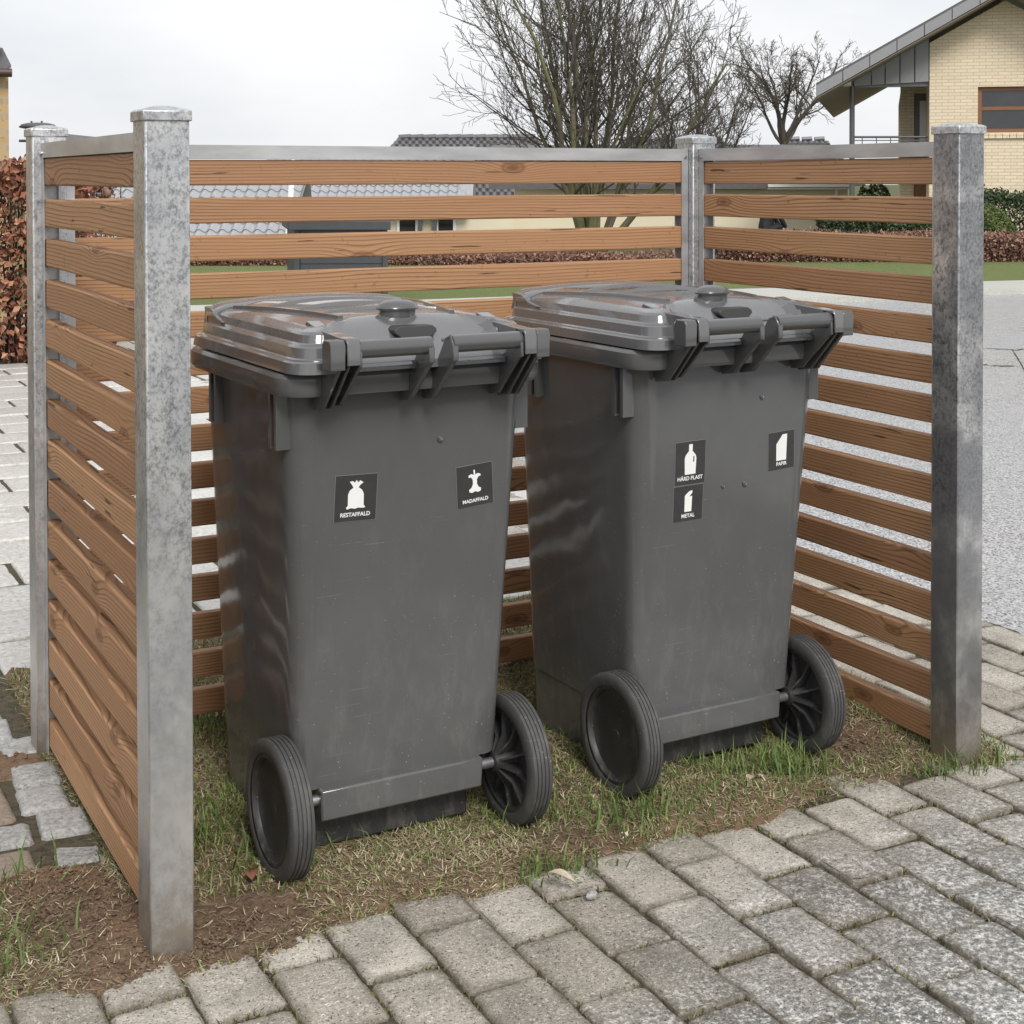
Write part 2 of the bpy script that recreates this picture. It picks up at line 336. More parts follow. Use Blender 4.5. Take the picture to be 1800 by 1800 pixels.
_b = M['lid'].node_tree.nodes['Principled BSDF']; M['lid'].node_tree.links.new(_b.inputs['Normal'].links[0].from_socket, _b.inputs['Coat Normal'])
M['trim'] = mat_plastic('trim_plastic', (0.075,0.076,0.077), 0.20, 0.0, dust=False)
for k_, v_ in (('Coat Weight',0.7),('Coat Roughness',0.08),('Coat IOR',1.5)): M['trim'].node_tree.nodes['Principled BSDF'].inputs[k_].default_value = v_
M['tyre'] = mat_plastic('tyre_rubber', (0.058,0.057,0.057), 0.62, 0.0)
M['rim'] = mat_plastic('rim_plastic', (0.030,0.030,0.030), 0.45, 0.0)
M['steel'] = plain('axle_steel', (0.33,0.33,0.34), 0.35, 0.8)
M['sticker'] = plain('sticker_film', (0.040,0.040,0.041), 0.38, var=0.25, sc=60)
M['stickeredge'] = plain('sticker_edge', (0.20,0.20,0.20), 0.6)
M['print'] = plain('white_print', (0.82,0.82,0.81), 0.5, var=0.03)
M['paver'] = mat_paver(); M['paverfar'] = mat_paver(False); M['asphalt'] = mat_asphalt(); M['soil'] = mat_soil()
M['slab'] = mat_stone('pale_slab', (0.46,0.445,0.41), (0.72,0.705,0.67), 60.0, 0.34, 0.35)
M['slabnear'] = mat_stone('sandy_slab', (0.21,0.165,0.125), (0.33,0.27,0.215), 90.0, 0.6, 0.3)
M['sett'] = mat_stone('granite_sett', (0.24,0.24,0.24), (0.50,0.49,0.47), 110.0, 0.6, 0.6)
M['kerb'] = mat_stone('kerb_concrete', (0.42,0.42,0.38), (0.60,0.60,0.55), 60.0, 0.45, 0.3)
M['blade'] = mat_attr('grass_blades', 0.6); M['leaf'] = mat_attr('leaf_surface', 0.55, 0.4)
M['lawn'] = mat_grassfield('lawn_turf', (0.135,0.175,0.055), (0.26,0.295,0.11))
M['ground'] = mat_grassfield('rough_ground', (0.09,0.115,0.04), (0.16,0.15,0.08), 5.0)
M['brick'] = mat_brick('yellow_brick', (0.86,0.735,0.545), (0.78,0.645,0.455), (0.56,0.49,0.39))
M['brickold'] = mat_brick('old_yellow_brick', (0.52,0.36,0.18), (0.40,0.265,0.13), (0.40,0.35,0.27))
M['render'] = plain('cream_render', (0.70,0.63,0.47), 0.85, var=0.06, sc=4)
M['greyboard'] = plain('grey_board', (0.27,0.275,0.285), 0.55, var=0.1, sc=8)
M['greydark'] = plain('dark_grey_board', (0.052,0.056,0.062), 0.5, var=0.2, sc=12)
M['white'] = plain('white_paint', (0.76,0.76,0.74), 0.5, var=0.04)
M['tilegrey'] = plain('pale_roof_tile', (0.33,0.335,0.35), 0.45, var=0.2, sc=6)
M['tiledark'] = plain('dark_roof_tile', (0.105,0.10,0.105), 0.42, var=0.3, sc=9)
M['soffit'] = plain('soffit_plank', (0.36,0.31,0.25), 0.7, var=0.15, sc=10)
M['brownwood'] = plain('brown_window_wood', (0.23,0.105,0.05), 0.5, var=0.15, sc=20)
M['darkmetal'] = plain('dark_metal', (0.13,0.13,0.135), 0.45, 0.5)
M['glass'] = plain('window_glass', (0.028,0.03,0.033), 0.04, var=0.5, sc=3, spec=0.8)
M['room'] = plain('room_shade', (0.06,0.06,0.06), 0.8)  # room darkness put into the colour
M['cloth'] = plain('dark_cloth', (0.016,0.017,0.020), 0.8, var=0.3, sc=40)
M['skin'] = plain('skin', (0.52,0.34,0.26), 0.55); M['hair'] = plain('hair', (0.02,0.016,0.014), 0.5)
M['bark'] = mat_bark('stem_bark', (0.20,0.175,0.13), (0.24,0.25,0.11)); M['twig'] = mat_bark('twig_bark', (0.105,0.092,0.080), (0.135,0.118,0.095))
M['stem'] = mat_bark('hedge_stem', (0.10,0.075,0.06), (0.14,0.11,0.09))
M['joint'] = mat_grassfield('joint_sand', (0.085,0.074,0.050), (0.15,0.128,0.082), 30.0)
M['copper'] = plain('gutter_copper', (0.085,0.06,0.05), 0.5, 0.5)

# ------------------------------------------------------------------ large structure: ground, road, paving beds
def sheet(name, pts, z, mat):
    me = bpy.data.meshes.new(name); me.from_pydata([(x,y,z) for x,y in pts], [], [tuple(range(len(pts)))]); me.materials.append(mat)
    return tag(link(name, me), kind='structure')
def make_ground():
    Ds = [-60,-10,0,10,20,29,31,35,40,60,120,300,800]; Xs = [-900,-300,-80,-30,-12,0,12,30,80,300,900]; mb = MB()
    vs_ = []
    for D in Ds:
        z = -0.06 if D <= 29 else -0.06 - 2.4*min(1,(D-29)/7.0)**1.2
        for X in Xs:
            p = rt*X + DV*D; vs_.append((p.x,p.y,z))
    n = len(Xs); fs = [(i*n+j, i*n+j+1, (i+1)*n+j+1, (i+1)*n+j) for i in range(len(Ds)-1) for j in range(n-1)]
    mb.add(vs_, fs); return tag(mb.build('ground', M['ground'], smooth=60), kind='structure')
make_ground()
# road and drive
bnd = [gnd(-900,560),gnd(200,549),gnd(700,537),gnd(1000,526),gnd(1250,517),gnd(1400,513),gnd(1500,512),gnd(1600,506),gnd(1725,502),gnd(1800,500),gnd(2600,490)]
def off(p, k):
    d = Vector((p.x,p.y,0)); return d*(1-k/d.length)
near = [(off(p, 1.35).x, off(p, 1.35).y) for p in bnd]
sheet('road', [(-14,-6)] + [(30,-6)] + near[::-1], -0.016, M['asphalt'])
road = bpy.data.objects['road']
for pts in ([(1690,608),(1725,609),(1780,612),(1830,610)],[(1778,610),(1790,628),(1800,645),(1820,680)],[(1720,636),(1750,640),(1800,641)],[(1724,1084),(1760,1094),(1800,1108)]):
    q = MB(); v_ = []; f_ = []
    P_ = []
    for (ax,ay),(bx_,by) in zip(pts[:-1],pts[1:]): P_ += [gnd(ax+(bx_-ax)*t/6, ay+(by-ay)*t/6+random.uniform(-1,1)) for t in range(6)]
    for i_, p_ in enumerate(P_):
        ww = random.uniform(.003,.014)*(p_.length/8+.3); d_ = Vector((-DV.x,-DV.y,0)); v_ += [(p_.x+d_.x*ww,p_.y+d_.y*ww,-.0125),(p_.x-d_.x*ww,p_.y-d_.y*ww,-.0125)]
        if i_: f_.append((2*i_-2,2*i_-1,2*i_+1,2*i_))
    q.add(v_, f_); q.build('road_crack', M['joint'], road)
lawn_far = [gnd(-900,440),gnd(300,452),gnd(1000,455),gnd(1500,462),gnd(1800,463),gnd(2600,455)]
sheet('lawn', [(p.x,p.y) for p in bnd] + [(p.x,p.y) for p in lawn_far[::-1]], 0.05, M['lawn'])
def make_kerb():
    mb = MB(); n = len(bnd)
    a = [Vector((x,y,-0.016)) for x,y in near]; b = [Vector((p.x,p.y,0)) for p in bnd]
    vs_ = []
    for p, q in zip(a, b): vs_ += [(p.x,p.y,-0.05),(p.x,p.y,0.045),(q.x,q.y,0.052),(q.x,q.y,-0.05)]
    fs = []
    for i in range(n-1):
        for k in range(3): fs.append((i*4+k, i*4+k+1, (i+1)*4+k+1, (i+1)*4+k))
    mb.add(vs_, fs); tag(mb.build('footpath', M['kerb']), kind='structure')
make_kerb()
bed = sheet('paving_bed', [(-6,-3),(3.26,-3),(3.26,16),(-6,16)], -0.0085, M['joint'])

# ------------------------------------------------------------------ pavers, one by one
def block_mesh(name, lx, ly, h, mat, rough_=0.0, seed=0, ch=0.006):
    rr = random.Random(seed); mb = MB(); ph = [rr.uniform(0,6.28) for _ in range(4)]
    def outline(ix):
        x, y = lx/2-ix, ly/2-ix; c = 0.009; pts = []
        nx, ny = 5, 7
        for i in range(nx): pts.append((-x+c+(2*x-2*c)*i/(nx-1), -y))
        for i in range(ny): pts.append((x, -y+c+(2*y-2*c)*i/(ny-1)))
        for i in range(nx): pts.append((x-c-(2*x-2*c)*i/(nx-1), y))
        for i in range(ny): pts.append((-x, y-c-(2*y-2*c)*i/(ny-1)))
        return pts
    N_ = 24; wob = [rr.gauss(0,1) for _ in range(N_)]; chip = [1.0 if rr.random() < .12 else 0.0 for _ in range(N_)]
    def ring(ix, z, j, c):
        out = []
        for k, (px, py) in enumerate(outline(ix)):
            l = math.hypot(px,py); q = -abs(wob[k])*j - chip[k]*c; out.append((px+px/l*q, py+py/l*q, z+wob[(k+5)%N_]*j*.5))
        return out
    mb.loft([ring(0,-h,0,0), ring(0,-ch*1.1,rough_*.6,0), ring(ch*.3,-ch*.35,rough_,rough_*1.2), ring(ch,0,rough_,rough_*2.2), ring(ch*1.8,rough_*.25,0,0)], False, True); return mb.mesh(name, mat, smooth=40)
PW, PL = 0.1305, 0.2125
pavement = tag(empty('pavement'), kind='structure')
pm = [block_mesh('paver', PW-0.0035, PL-0.0035, 0.05, M['paver'], 0.0016, s, 0.0034) for s in range(10)]
def in_view(x, y, z=0, pad=120):
    d = Vector((x,y,z-CH)); t = d.dot(fw)
    if t < 0.3: return False
    px = 900 + F*d.dot(r2)/t; py = CY - F*d.dot(u2)/t
    return -pad < px < 1800+pad and -pad < py < 1800+pad
cells = []
for i in range(-8, 19):
    x = 0.775 + PW*(i+0.5)
    for k in range(-8, 50):
        y = 2.34 + PL*(k-0.5) - (0.5*PL if i % 2 else 0.0)
        if x > 3.25: continue
        edge = 2.43 if x < 1.4 else 2.50
        if y - PL/2 < edge or x > 2.50:
            if x < 2.5 and y > edge + 0.02: continue
            if in_view(x, y): cells.append(((x*x+y*y), x, y))
cells.sort(); far = MB()
for n_, (d_, x, y) in enumerate(cells):
    z = random.uniform(-0.006, 0.003)
    if n_ < 280:
        o = link('paver', random.choice(pm), pavement, (x, y, z)); o.rotation_euler = (random.uniform(-.022,.022), random.uniform(-.022,.022), random.uniform(-.016,.016) + (math.pi if random.random()<.5 else 0))
    else:
        far.box(x-PW/2+.004, x+PW/2-.004, y-PL/2+.004, y+PL/2-.004, -.03, z)
if far.v: tag(far.build('far_pavers', M['paverfar'], pavement), kind='stuff')

# pale slabs behind and to the left of the screen
slabs = tag(empty('slab_paving'), kind='structure')
sl_mesh = block_mesh('slab', 0.404, 0.285, 0.05, M['slab'], 0.002, 3, 0.008)
st_mesh = [block_mesh('sett', 0.100, 0.132, 0.06, M['sett'], 0.0030, 20+s, 0.010) for s in range(4)]
sett_pale = block_mesh('sett', 0.098, 0.088, 0.06, M['slab'], 0.003, 31, 0.010)
cnt = 0; fmb = MB(); allsl = []
for r_ in range(0, 23):
    y = 4.24 + 0.30*r_
    for c_ in range(-8, 9):
        x = -0.0 + 0.42*c_ + (0.21 if r_ % 2 else 0.0)
        if x > 3.0 - (0.05): continue
        if 0.93 < x-0.25+0.25 < 1.13 and r_ % 3 == 1: pass
        if in_view(x, y, 0, 200): allsl.append((x*x+y*y, x, y))
allsl.sort()
for k, (d_, x, y) in enumerate(allsl):
    z = random.uniform(-.004,.004)
    if k < 160: 
        o = link('slab', sl_mesh, slabs, (x,y,z)); o.rotation_euler = (random.uniform(-.006,.006), random.uniform(-.006,.006), random.uniform(-.01,.01))
    else: fmb.box(x-.202,x+.202,y-.142,y+.142,-.03,z)
if fmb.v: tag(fmb.build('far_slabs', M['slab'], slabs), kind='stuff')
# setts and sandy slabs left of the screen
for k in range(9):
    o = link('sett', st_mesh[k % 4], slabs, (0.585+random.uniform(-.012,.012), 2.955+0.138*k if k < 4 else 2.99+0.138*k, 0.004-0.012*(k==0)))
    o.rotation_euler = (random.uniform(-.06,.06), random.uniform(-.06,.06), random.uniform(-.09,.09))
    if k > 4: o.location.x -= 0.05
for x, y, rz in ((0.465,3.075,1.5),(0.33,3.07,1.6),(0.19,3.08,1.55)):
    o = link('sett', st_mesh[1], slabs, (x,y,0.003), rz)
nsl = block_mesh('slab', 0.40, 0.30, 0.05, M['slabnear'], 0.002, 5, 0.010)
for x, y in ((0.315,2.855),(0.315,3.29),(-0.10,2.86),(-0.10,3.29),(0.30,3.60),(-.11,3.6),(0.30,3.91),(-.11,3.91)):
    o = link('slab', nsl if y < 3.5 else sl_mesh, slabs, (x-(0.06 if y>3.5 else 0),y,-0.002)); o.rotation_euler = (0.004,-0.004,random.uniform(-.02,.02))
for k in range(9): link('sett', sett_pale, slabs, (0.93,5.95+0.097*k,0.004))

# ------------------------------------------------------------------ soil plot
def plot_h(x, y):
    h = 0.010 + 0.012*math.sin(3.1*x+0.7)*math.sin(2.3*y) + 0.008*math.sin(9*x+4*y) + 0.005*math.sin(23*x-17*y)
    e = 2.375 + (0.03 if x > 1.4 else 0.0) + 0.025*math.sin(7*x) + 0.015*math.sin(19*x+1)
    t = max(0.0, min(1.0, (y-e)/0.10)); h = -0.018 + (h+0.018)*t
    mound = 0.030*math.exp(-((x-0.50)**2/0.012 + (y-2.72)**2/0.035)); h += mound
    h += 0.035*math.exp(-((x-0.50)**2/0.010 + (y-3.55)**2/0.02))
    if x < 0.66 and y > 2.80:
        k = min(1, (y-2.80)/0.14)*min(1,max(0,(0.66-x)/0.03)); h = h*(1-k) + (-0.022)*k + 0.03*math.exp(-((x-0.56)**2/0.012 + (y-3.46)**2/0.012))
    return h
def make_plot():
    xs = np.linspace(-0.4, 3.0, 171); ys = np.linspace(2.34, 4.10, 96); vs_ = []; fs = []; idx = {}
    for j, y in enumerate(ys):
        for i, x in enumerate(xs):
            h = plot_h(x, y) + random.uniform(-.003,.003)
            if x > 2.50: h -= min(0.05, (x-2.50)*0.35)
            if x < 0.44 and y > 2.80: h = -0.022
            vs_.append((x,y,h))
    n = len(xs)
    for j in range(len(ys)-1):
        for i in range(n-1):
            if xs[i] > 2.62 or (xs[i] < 0.44 and ys[j] > 2.82): continue
            fs.append((j*n+i, j*n+i+1, (j+1)*n+i+1, (j+1)*n+i))
    mb = MB(); mb.add(vs_, fs); return tag(mb.build('soil_bed', M['soil'], smooth=80), kind='structure')
make_plot()

# ------------------------------------------------------------------ the screen: posts, frames, slats
screen = empty('bin_screen', (1.54, 3.0, 0))
tag(screen, 'three-sided screen of brown wooden slats between galvanised steel posts round two bins', 'fence')
def rel(x, y, z=0): return (x-1.54, y-3.0, z)
POSTS = {'P1':(0.6115,0.6865,2.460,2.540),'P2':(0.6115,0.6865,3.470,3.550),'P3':(2.386,2.461,3.470,3.550),'P4':(2.386,2.461,2.454,2.534)}
for k, (x0,x1,y0,y1) in POSTS.items():
    cx, cy = (x0+x1)/2, (y0+y1)/2; hx, hy = (x1-x0)/2, (y1-y0)/2
    mb = MB(); mb.box(-hx,hx,-hy,hy,-0.25,1.40)
    p = mb.build('post', M['galvdark' if k == 'P4' else 'galv'], screen, bevel=0.003, loc=rel(cx,cy))
    c = MB(); e = 0.0035
    c.loft([[(sx*(hx+e),sy*(hy+e),1.391) for sx,sy in ((-1,-1),(1,-1),(1,1),(-1,1))],
            [(sx*(hx+e),sy*(hy+e),1.408) for sx,sy in ((-1,-1),(1,-1),(1,1),(-1,1))],
            [(sx*(hx-.001),sy*(hy-.001),1.4105) for sx,sy in ((-1,-1),(1,-1),(1,1),(-1,1))],
            [(sx*hx*.3,sy*hy*.3,1.4170) for sx,sy in ((-1,-1),(1,-1),(1,1),(-1,1))]])
    c.build('post_cap', M['galv'], p, bevel=0.0015)
TH, SH, PIT = 0.028, 0.061, 0.09
def slat_mesh(L_):
    c = 0.0035; h, t = SH/2, TH/2
    prof = [(-t+c,-h),(t-c,-h),(t-c*.3,-h+c*.3),(t,-h+c),(t,h-c),(t-c*.3,h-c*.3),(t-c,h),(-t+c,h),(-t+c*.3,h-c*.3),(-t,h-c),(-t,-h+c),(-t+c*.3,-h+c*.3)]
    mb = MB(); mb.loft([[(x,a,b) for a,b in prof] for x in (-L_/2,L_/2)]); return mb.mesh('slat', M['wood'], smooth=15)
def panel(cx, cy, L_, rz, nm):
    f = MB(); a = 0.0185; zt = CH+0.081; zb = CH+0.048
    f.box(-L_/2+.001, L_/2-.001, -a, a, zt-0.003, zt); f.box(-L_/2+.001, L_/2-.001, -a, -a+.003, zb, zt-0.003); f.box(-L_/2+.001, L_/2-.001, a-.003, a, zb, zt-0.003)
    for s in (-1,1):
        e = s*(L_/2-.001); q = s*(L_/2-.022)
        x0, x1 = min(e,q), max(e,q)
        f.box(x0,x1,-a+.0005,-a+.003,0.0,zb+.002); f.box(x0,x1,a-.003,a-.0005,0.0,zb+.002); b0 = min(e,e-s*.003); f.box(b0,b0+.003,-a+.003,a-.003,0.0,zb+.02)
    p = f.build('panel_frame', M['rail'], screen, loc=rel(cx,cy)); p.rotation_euler = (0,0,rz)
    p['label'] = nm
    me = slat_mesh(L_-0.010)
    for k in range(15):
        zt_ = CH - 0.0435 - (k-1)*PIT
        o = link('slat', me, p, (random.uniform(-.001,.001), random.uniform(-.0012,.0012), zt_-SH/2 + random.uniform(-.001,.001)))
        o.rotation_euler = (random.choice((0,math.pi))+random.uniform(-.01,.01), random.uniform(-.0012,.0012), random.choice((0,math.pi)))
    for s in (-1,1):
        b = MB(); b.tube([(0,-a-.003,0),(0,-a+.001,0)], 0.0045, 8); o = b.build('bolt', M['steel'], p, loc=(s*(L_/2-.010),0,CH+.058))
    return p
panel(0.649, (2.540+3.470)/2, 3.470-2.540, -math.pi/2, 'left side panel of fifteen horizontal slats')
panel((0.6865+2.386)/2, 3.51, 2.386-0.6865, 0.0, 'wide back panel of fifteen horizontal slats')
panel(2.4235, (2.534+3.470)/2, 3.470-2.534, -math.pi/2, 'right side panel of fifteen horizontal slats')

# ------------------------------------------------------------------ wheeled bins
def rrect(hw, y0, y1, r, z, nr=44, ns=18, nf=18, nc=7, bulge=0.0):
    """rounded rectangle outline, anticlockwise from the rear left corner"""
    pts = []
    def arc(cx, cy, a0):
        for k in range(nc): a = a0 + (math.pi/2)*k/(nc-1); pts.append((cx+r*math.cos(a), cy+r*math.sin(a)))
    def edge(a, b, n, nrm):
        for k in range(1, n):
            t = k/n; q = bulge*4*t*(1-t); pts.append((a[0]+(b[0]-a[0])*t+nrm[0]*q, a[1]+(b[1]-a[1])*t+nrm[1]*q))
    arc(-hw+r, y0+r, math.pi); edge((-hw+r,y0),(hw-r,y0),nr,(0,0))
    arc(hw-r, y0+r, -math.pi/2); edge((hw,y0+r),(hw,y1-r),ns,(1,0))
    arc(hw-r, y1-r, 0); edge((hw-r,y1),(-hw+r,y1),nf,(0,1))
    arc(-hw+r, y1-r, math.pi/2); edge((-hw,y1-r),(-hw,y0+r),ns,(-1,0))
    return [(x,y,z) for x,y in pts]
def yrear(z): return 0.0 - 0.0733*(z-0.15)
TXT = {}
def text_mesh2d(s):
    cu = bpy.data.curves.new('txt','FONT'); cu.body = s; cu.size = 1.0; cu.align_x = 'CENTER'; cu.offset = 0.022; cu.resolution_u = 3
    o = bpy.data.objects.new('txt', cu); COL.objects.link(o)
    dg = bpy.context.evaluated_depsgraph_get(); me = bpy.data.meshes.new_from_object(o.evaluated_get(dg))
    vs_ = [(v.co.x, v.co.y) for v in me.vertices]; fs = [tuple(p.vertices) for p in me.polygons]
    bpy.data.objects.remove(o); bpy.data.curves.remove(cu); bpy.data.meshes.remove(me)
    return vs_, fs
ICON = {
 'bag': [[(-.30,-.5),(-.33,-.44),(-.27,-.38),(-.28,-.02),(-.22,.12),(-.10,.20),(-.16,.30),(-.24,.40),(-.13,.42),(-.06,.36),(.0,.45),(.06,.36),(.12,.43),(.24,.36),(.13,.28),(.08,.20),(.20,.12),(.27,-.02),(.28,-.38),(.34,-.46),(.27,-.48),(.10,-.46),(-.02,-.49),(-.16,-.46)]],
 'core': [[(-.035,.28),(-.05,.5),(.02,.5),(.035,.28),(.14,.34),(.26,.30),(.29,.22),(.18,.20),(.10,.08),(.10,-.12),(.18,-.26),(.28,-.30),(.26,-.42),(.14,-.46),(.0,-.41),(-.14,-.46),(-.26,-.42),(-.28,-.32),(-.16,-.24),(-.09,-.10),(-.09,.08),(-.16,.20),(-.28,.20),(-.27,.30),(-.14,.34)]],
 'bottle': [[(-.21,-.5),(.21,-.5),(.23,.02),(.20,.12),(.07,.26),(.07,.48),(-.07,.48),(-.07,.26),(-.20,.12),(-.23,.02)]],
 'can': [[(-.19,-.5),(.17,-.5),(.19,.16),(.02,.14),(.10,.20),(.20,.30),(.20,.40),(.06,.38),(-.12,.26),(-.19,.18)]],
 'carton': [[(-.24,-.5),(.22,-.5),(.26,.46),(.06,.46),(-.24,.12)]],
}
def make_bin(loc, rz, label, stickers, screws, dusty):
    b = empty('wheeled_bin', loc, rz); tag(b, label, 'wheelie bin', 'grey wheeled bins inside the slatted screen')
    # body
    rings = []
    for z in (0.018,0.03,0.148): rings.append(rrect(0.206+0.05*(z-.02), 0.115, 0.434+0.02*(z/0.9), 0.03, z))
    for k in range(19):
        z = 0.150 + (0.912-0.150)*k/18; t = (z-.15)/.75
        rings.append(rrect(0.215+0.033*t, yrear(z), 0.438+0.010*t, 0.034+0.010*t, z, bulge=0.008*math.sin(math.pi*min(1,max(0,t)))))
    mb = MB(); mb.loft(rings); body = mb.build('body', M['bin'], b, smooth=45)
    # skirt plate over the axle, and a darker box painting in the recess shade below
    s = MB(); s.prism([(-.172,.150),(.171,.150),(.168,.092),(-.172,.092)], lambda u,v,k: (u, (-0.016 if k == 0 else 0.10), v)); s.build('axle_cover', M['bin'], body, bevel=0.004)
    s = MB(); s.box(-.165,.160,.035,.13,.022,.095); s.build('recess_shade', M['rim'], body, bevel=0.004)
    # gusset ribs under the rim
    for sx in (-1,1):
        for yy in (-0.026,0.004,0.32,0.352):
            g = MB(); x0 = sx*0.236; x1 = sx*0.264
            g.box(min(x0,x1),max(x0,x1),yy-.0055,yy+.0055,.80,.915); g.build('rim_rib', M['trim'], body)
    # rim
    mb = MB(); mb.loft([rrect(.258,-.088,.486,.055,.906), rrect(.270,-.100,.498,.06,.903), rrect(.273,-.103,.501,.06,.912), rrect(.273,-.103,.501,.06,.936), rrect(.268,-.098,.496,.06,.943), rrect(.24,-.07,.46,.05,.944)])
    mb.build('rim', M['bin'], b, smooth=28)
    # lid: stepped skirt, domed top, sloping rear panel between the hinge arms
    def slope(y): return 0.956 + (1.036-0.956)*max(0,min(1,(y+0.135)/0.135))
    def H(x, y):
        h = 1.017 + 0.008*max(0,1-(y-.18)**2/.12) + 0.012*max(0,min(1,y/.42))*max(0,1-(abs(x)/.22)**2)
        return h + 0.012*max(0,1-(abs(x)/.20)**2)
    def clampz(p):
        x, y, z = p
        if abs(x) < 0.160: z = min(z, slope(y))
        elif abs(x) < 0.172: z = min(z, slope(y)+ (abs(x)-.160)/.012*0.06)
        return (x,y,max(z,0.9465))
    steps = [(0,.9465),(.002,.966),(.005,.969),(.013,.9705),(.016,.973),(.019,.991),(.022,.994),(.030,.9955),(.033,.998),(.038,1.012),(.043,1.017)]
    rings = [[clampz(p) for p in rrect(.263-i, -.128+i*1.15, .505-i, .05-i*.4, z)] for i,z in steps]
    base = rrect(.263-.043, -.128+.05, .505-.043, .033, 0)
    cyl = 0.19
    for t in (.94,.86,.76,.66,.56,.46,.36,.26,.16,.07):
        rings.append([clampz((x*t, cyl+(y-cyl)*t, H(x*t, cyl+(y-cyl)*t))) for x,y,_ in base])
    mb = MB(); mb.loft(rings, True, True); lid = mb.build('lid', M['lid'], b, smooth=22)
    # rear slope panel line, latch pocket and hood
    s = MB(); s.prism([(-.030,.0),(.030,.0),(.044,.010),(.044,.016),(.036,.022),(-.036,.022),(-.044,.016),(-.044,.010)], lambda u,v,k: (u, -0.060+v*0.25+(-0.014 if k == 0 else 0.02), 0.996+v)); s.build('latch_hood', M['rim'], lid, bevel=0.002)
    s = MB(); s.box(-.036,.036,-.066,-.03,.982,.9965); s.build('latch_pocket', M['rim'], lid)
    for sx in (-1,1):
        s = MB(); x0, x1 = sorted((sx*.05, sx*.158)); zz = slope(-.078); s.prism([(x0,-.082),(x1,-.082),(x1,-.078),(x0,-.078)], lambda u,v,k: (u, v, slope(v)+(0.0035 if k else -.004))); s.build('lid_seam', M['trim'], lid)
        s = MB(); s.prism([(sx*.035,-.118),(sx*.150,-.118),(sx*.158,-.133),(sx*.035,-.133)], lambda u,v,k: (u, v-.002, (0.955 if k else .947)+(v+.133)*0.6)); s.build('lid_ledge', M['lid'], lid, bevel=0.0015)
    for sx in (-1,1):
        q = MB(); secs = []
        for k in range(10):
            t = k/9; x = sx*(.118+.075*t); y = .012+.385*t; z = H(x,y)
            secs.append([(x-.0075,y,z-.006),(x-.0045,y,z+.0055),(x+.0045,y,z+.0055),(x+.0075,y,z-.006)])
        q.loft(secs); q.build('lid_rib', M['lid'], lid, smooth=30)
    for yy in (.10,.20,.30):
        q = MB(); secs = []
        for k in range(13):
            u = -1+2*k/12; x = u*(.105+.06*yy/.3); z = H(x,yy+.02*(1-u*u)); y = yy+.02*(1-u*u)
            secs.append([(x,y-.006,z-.004),(x,y-.003,z+.0025),(x,y+.003,z+.0025),(x,y+.006,z-.004)])
        q.loft(secs); q.build('lid_rib', M['lid'], lid, smooth=30)
    # mushroom knob
    kn = MB()
    def oval(a, c, z, dy=0): return [(a*math.cos(2*math.pi*i/28), 0.012+dy+c*math.sin(2*math.pi*i/28), z) for i in range(28)]
    kn.loft([oval(.037,.024,1.018), oval(.037,.025,1.0435), oval(.042,.030,1.0440), oval(.043,.031,1.047), oval(.038,.027,1.055), oval(.024,.017,1.0610), oval(.005,.004,1.063)]); kn.build('knob', M['trim'], lid, smooth=40)
    # raised grip across the front of the lid
    gm = MB(); secs = []
    path = []
    for k in range(33):
        u = -1 + 2*k/32; x = 0.235*u; arch = 1-u*u
        y = 0.440 + 0.030*arch**0.5; z = 1.014 + 0.014*min(1,arch*3.2)**0.6 + 0.012*arch
        path.append((x,y,z,arch))
    for x,y,z,a in path:
        wv = 0.030 + 0.014*min(1,a*4)
        secs.append([(x,y-wv,z-.004),(x,y-wv*.8,z+.001),(x,y+wv*.7,z+.002),(x,y+wv*.85,z-.004),(x,y+wv*.85,z-.060),(x,y+wv*.6,z-.060),(x,y+wv*.55,z-.008),(x,y-wv*.8,z-.007),(x,y-wv,z-.008)])
    gm.loft(secs); gm.build('lid_grip', M['lid'], lid, smooth=40)
    for sx in (-1,1):
        s = MB(); s.prism([(.355,1.000),(.40,1.008),(.425,1.018),(.437,1.024),(.480,1.026),(.476,1.010),(.486,.985),(.40,.985)], lambda u,v,k: (sx*(.234 if k else .198), u, v)); s.build('grip_foot', M['lid'], lid, bevel=0.003)
    # handle bars, brackets and hinges
    hy, hz = -0.172, 0.993
    for sx in (-1,1):
        mb = MB(); mb.tube([(sx*.022,hy,hz),(sx*.205,hy,hz)], 0.0165, 20); mb.build('handle_bar', M['trim'], b, smooth=40)
        def plate(x0, x1, pts, nm, m=M['trim']):
            q = MB(); q.prism(pts, lambda u,v,k: (x1 if k else x0, u, v)); return q.build(nm, m, b, bevel=0.0018)
        strut = [(hy-.017,hz-.004),(hy-.017,hz-.030),(hy-.008,hz-.034),(-.098,.884),(-.060,.878),(-.058,.918),(-.112,.945),(hy+.016,hz+.010),(hy-.004,hz+.0168)]
        plate(sx*.018, sx*.030, strut, 'handle_bracket')
        plate(sx*.160, sx*.167, strut, 'handle_bracket')
        plate(sx*.196, sx*.204, [(hy-.012,hz-.03),(-.104,.880),(-.060,.874),(-.058,.918),(-.10,.945),(hy+.016,hz-.01)], 'handle_bracket')
        plate(sx*.180, sx*.186, [(hy-.010,hz-.03),(-.102,.880),(-.060,.874),(-.058,.918),(-.10,.945),(hy+.016,hz-.01)], 'handle_bracket')
        # end housing
        cap = [(hy-.020,hz+.010),(hy-.014,hz+.019),(hy+.014,hz+.019),(hy+.021,hz+.010),(hy+.021,hz-.034),(hy-.018,hz-.034)]
        plate(sx*.193, sx*.222, cap, 'handle_end_cap')
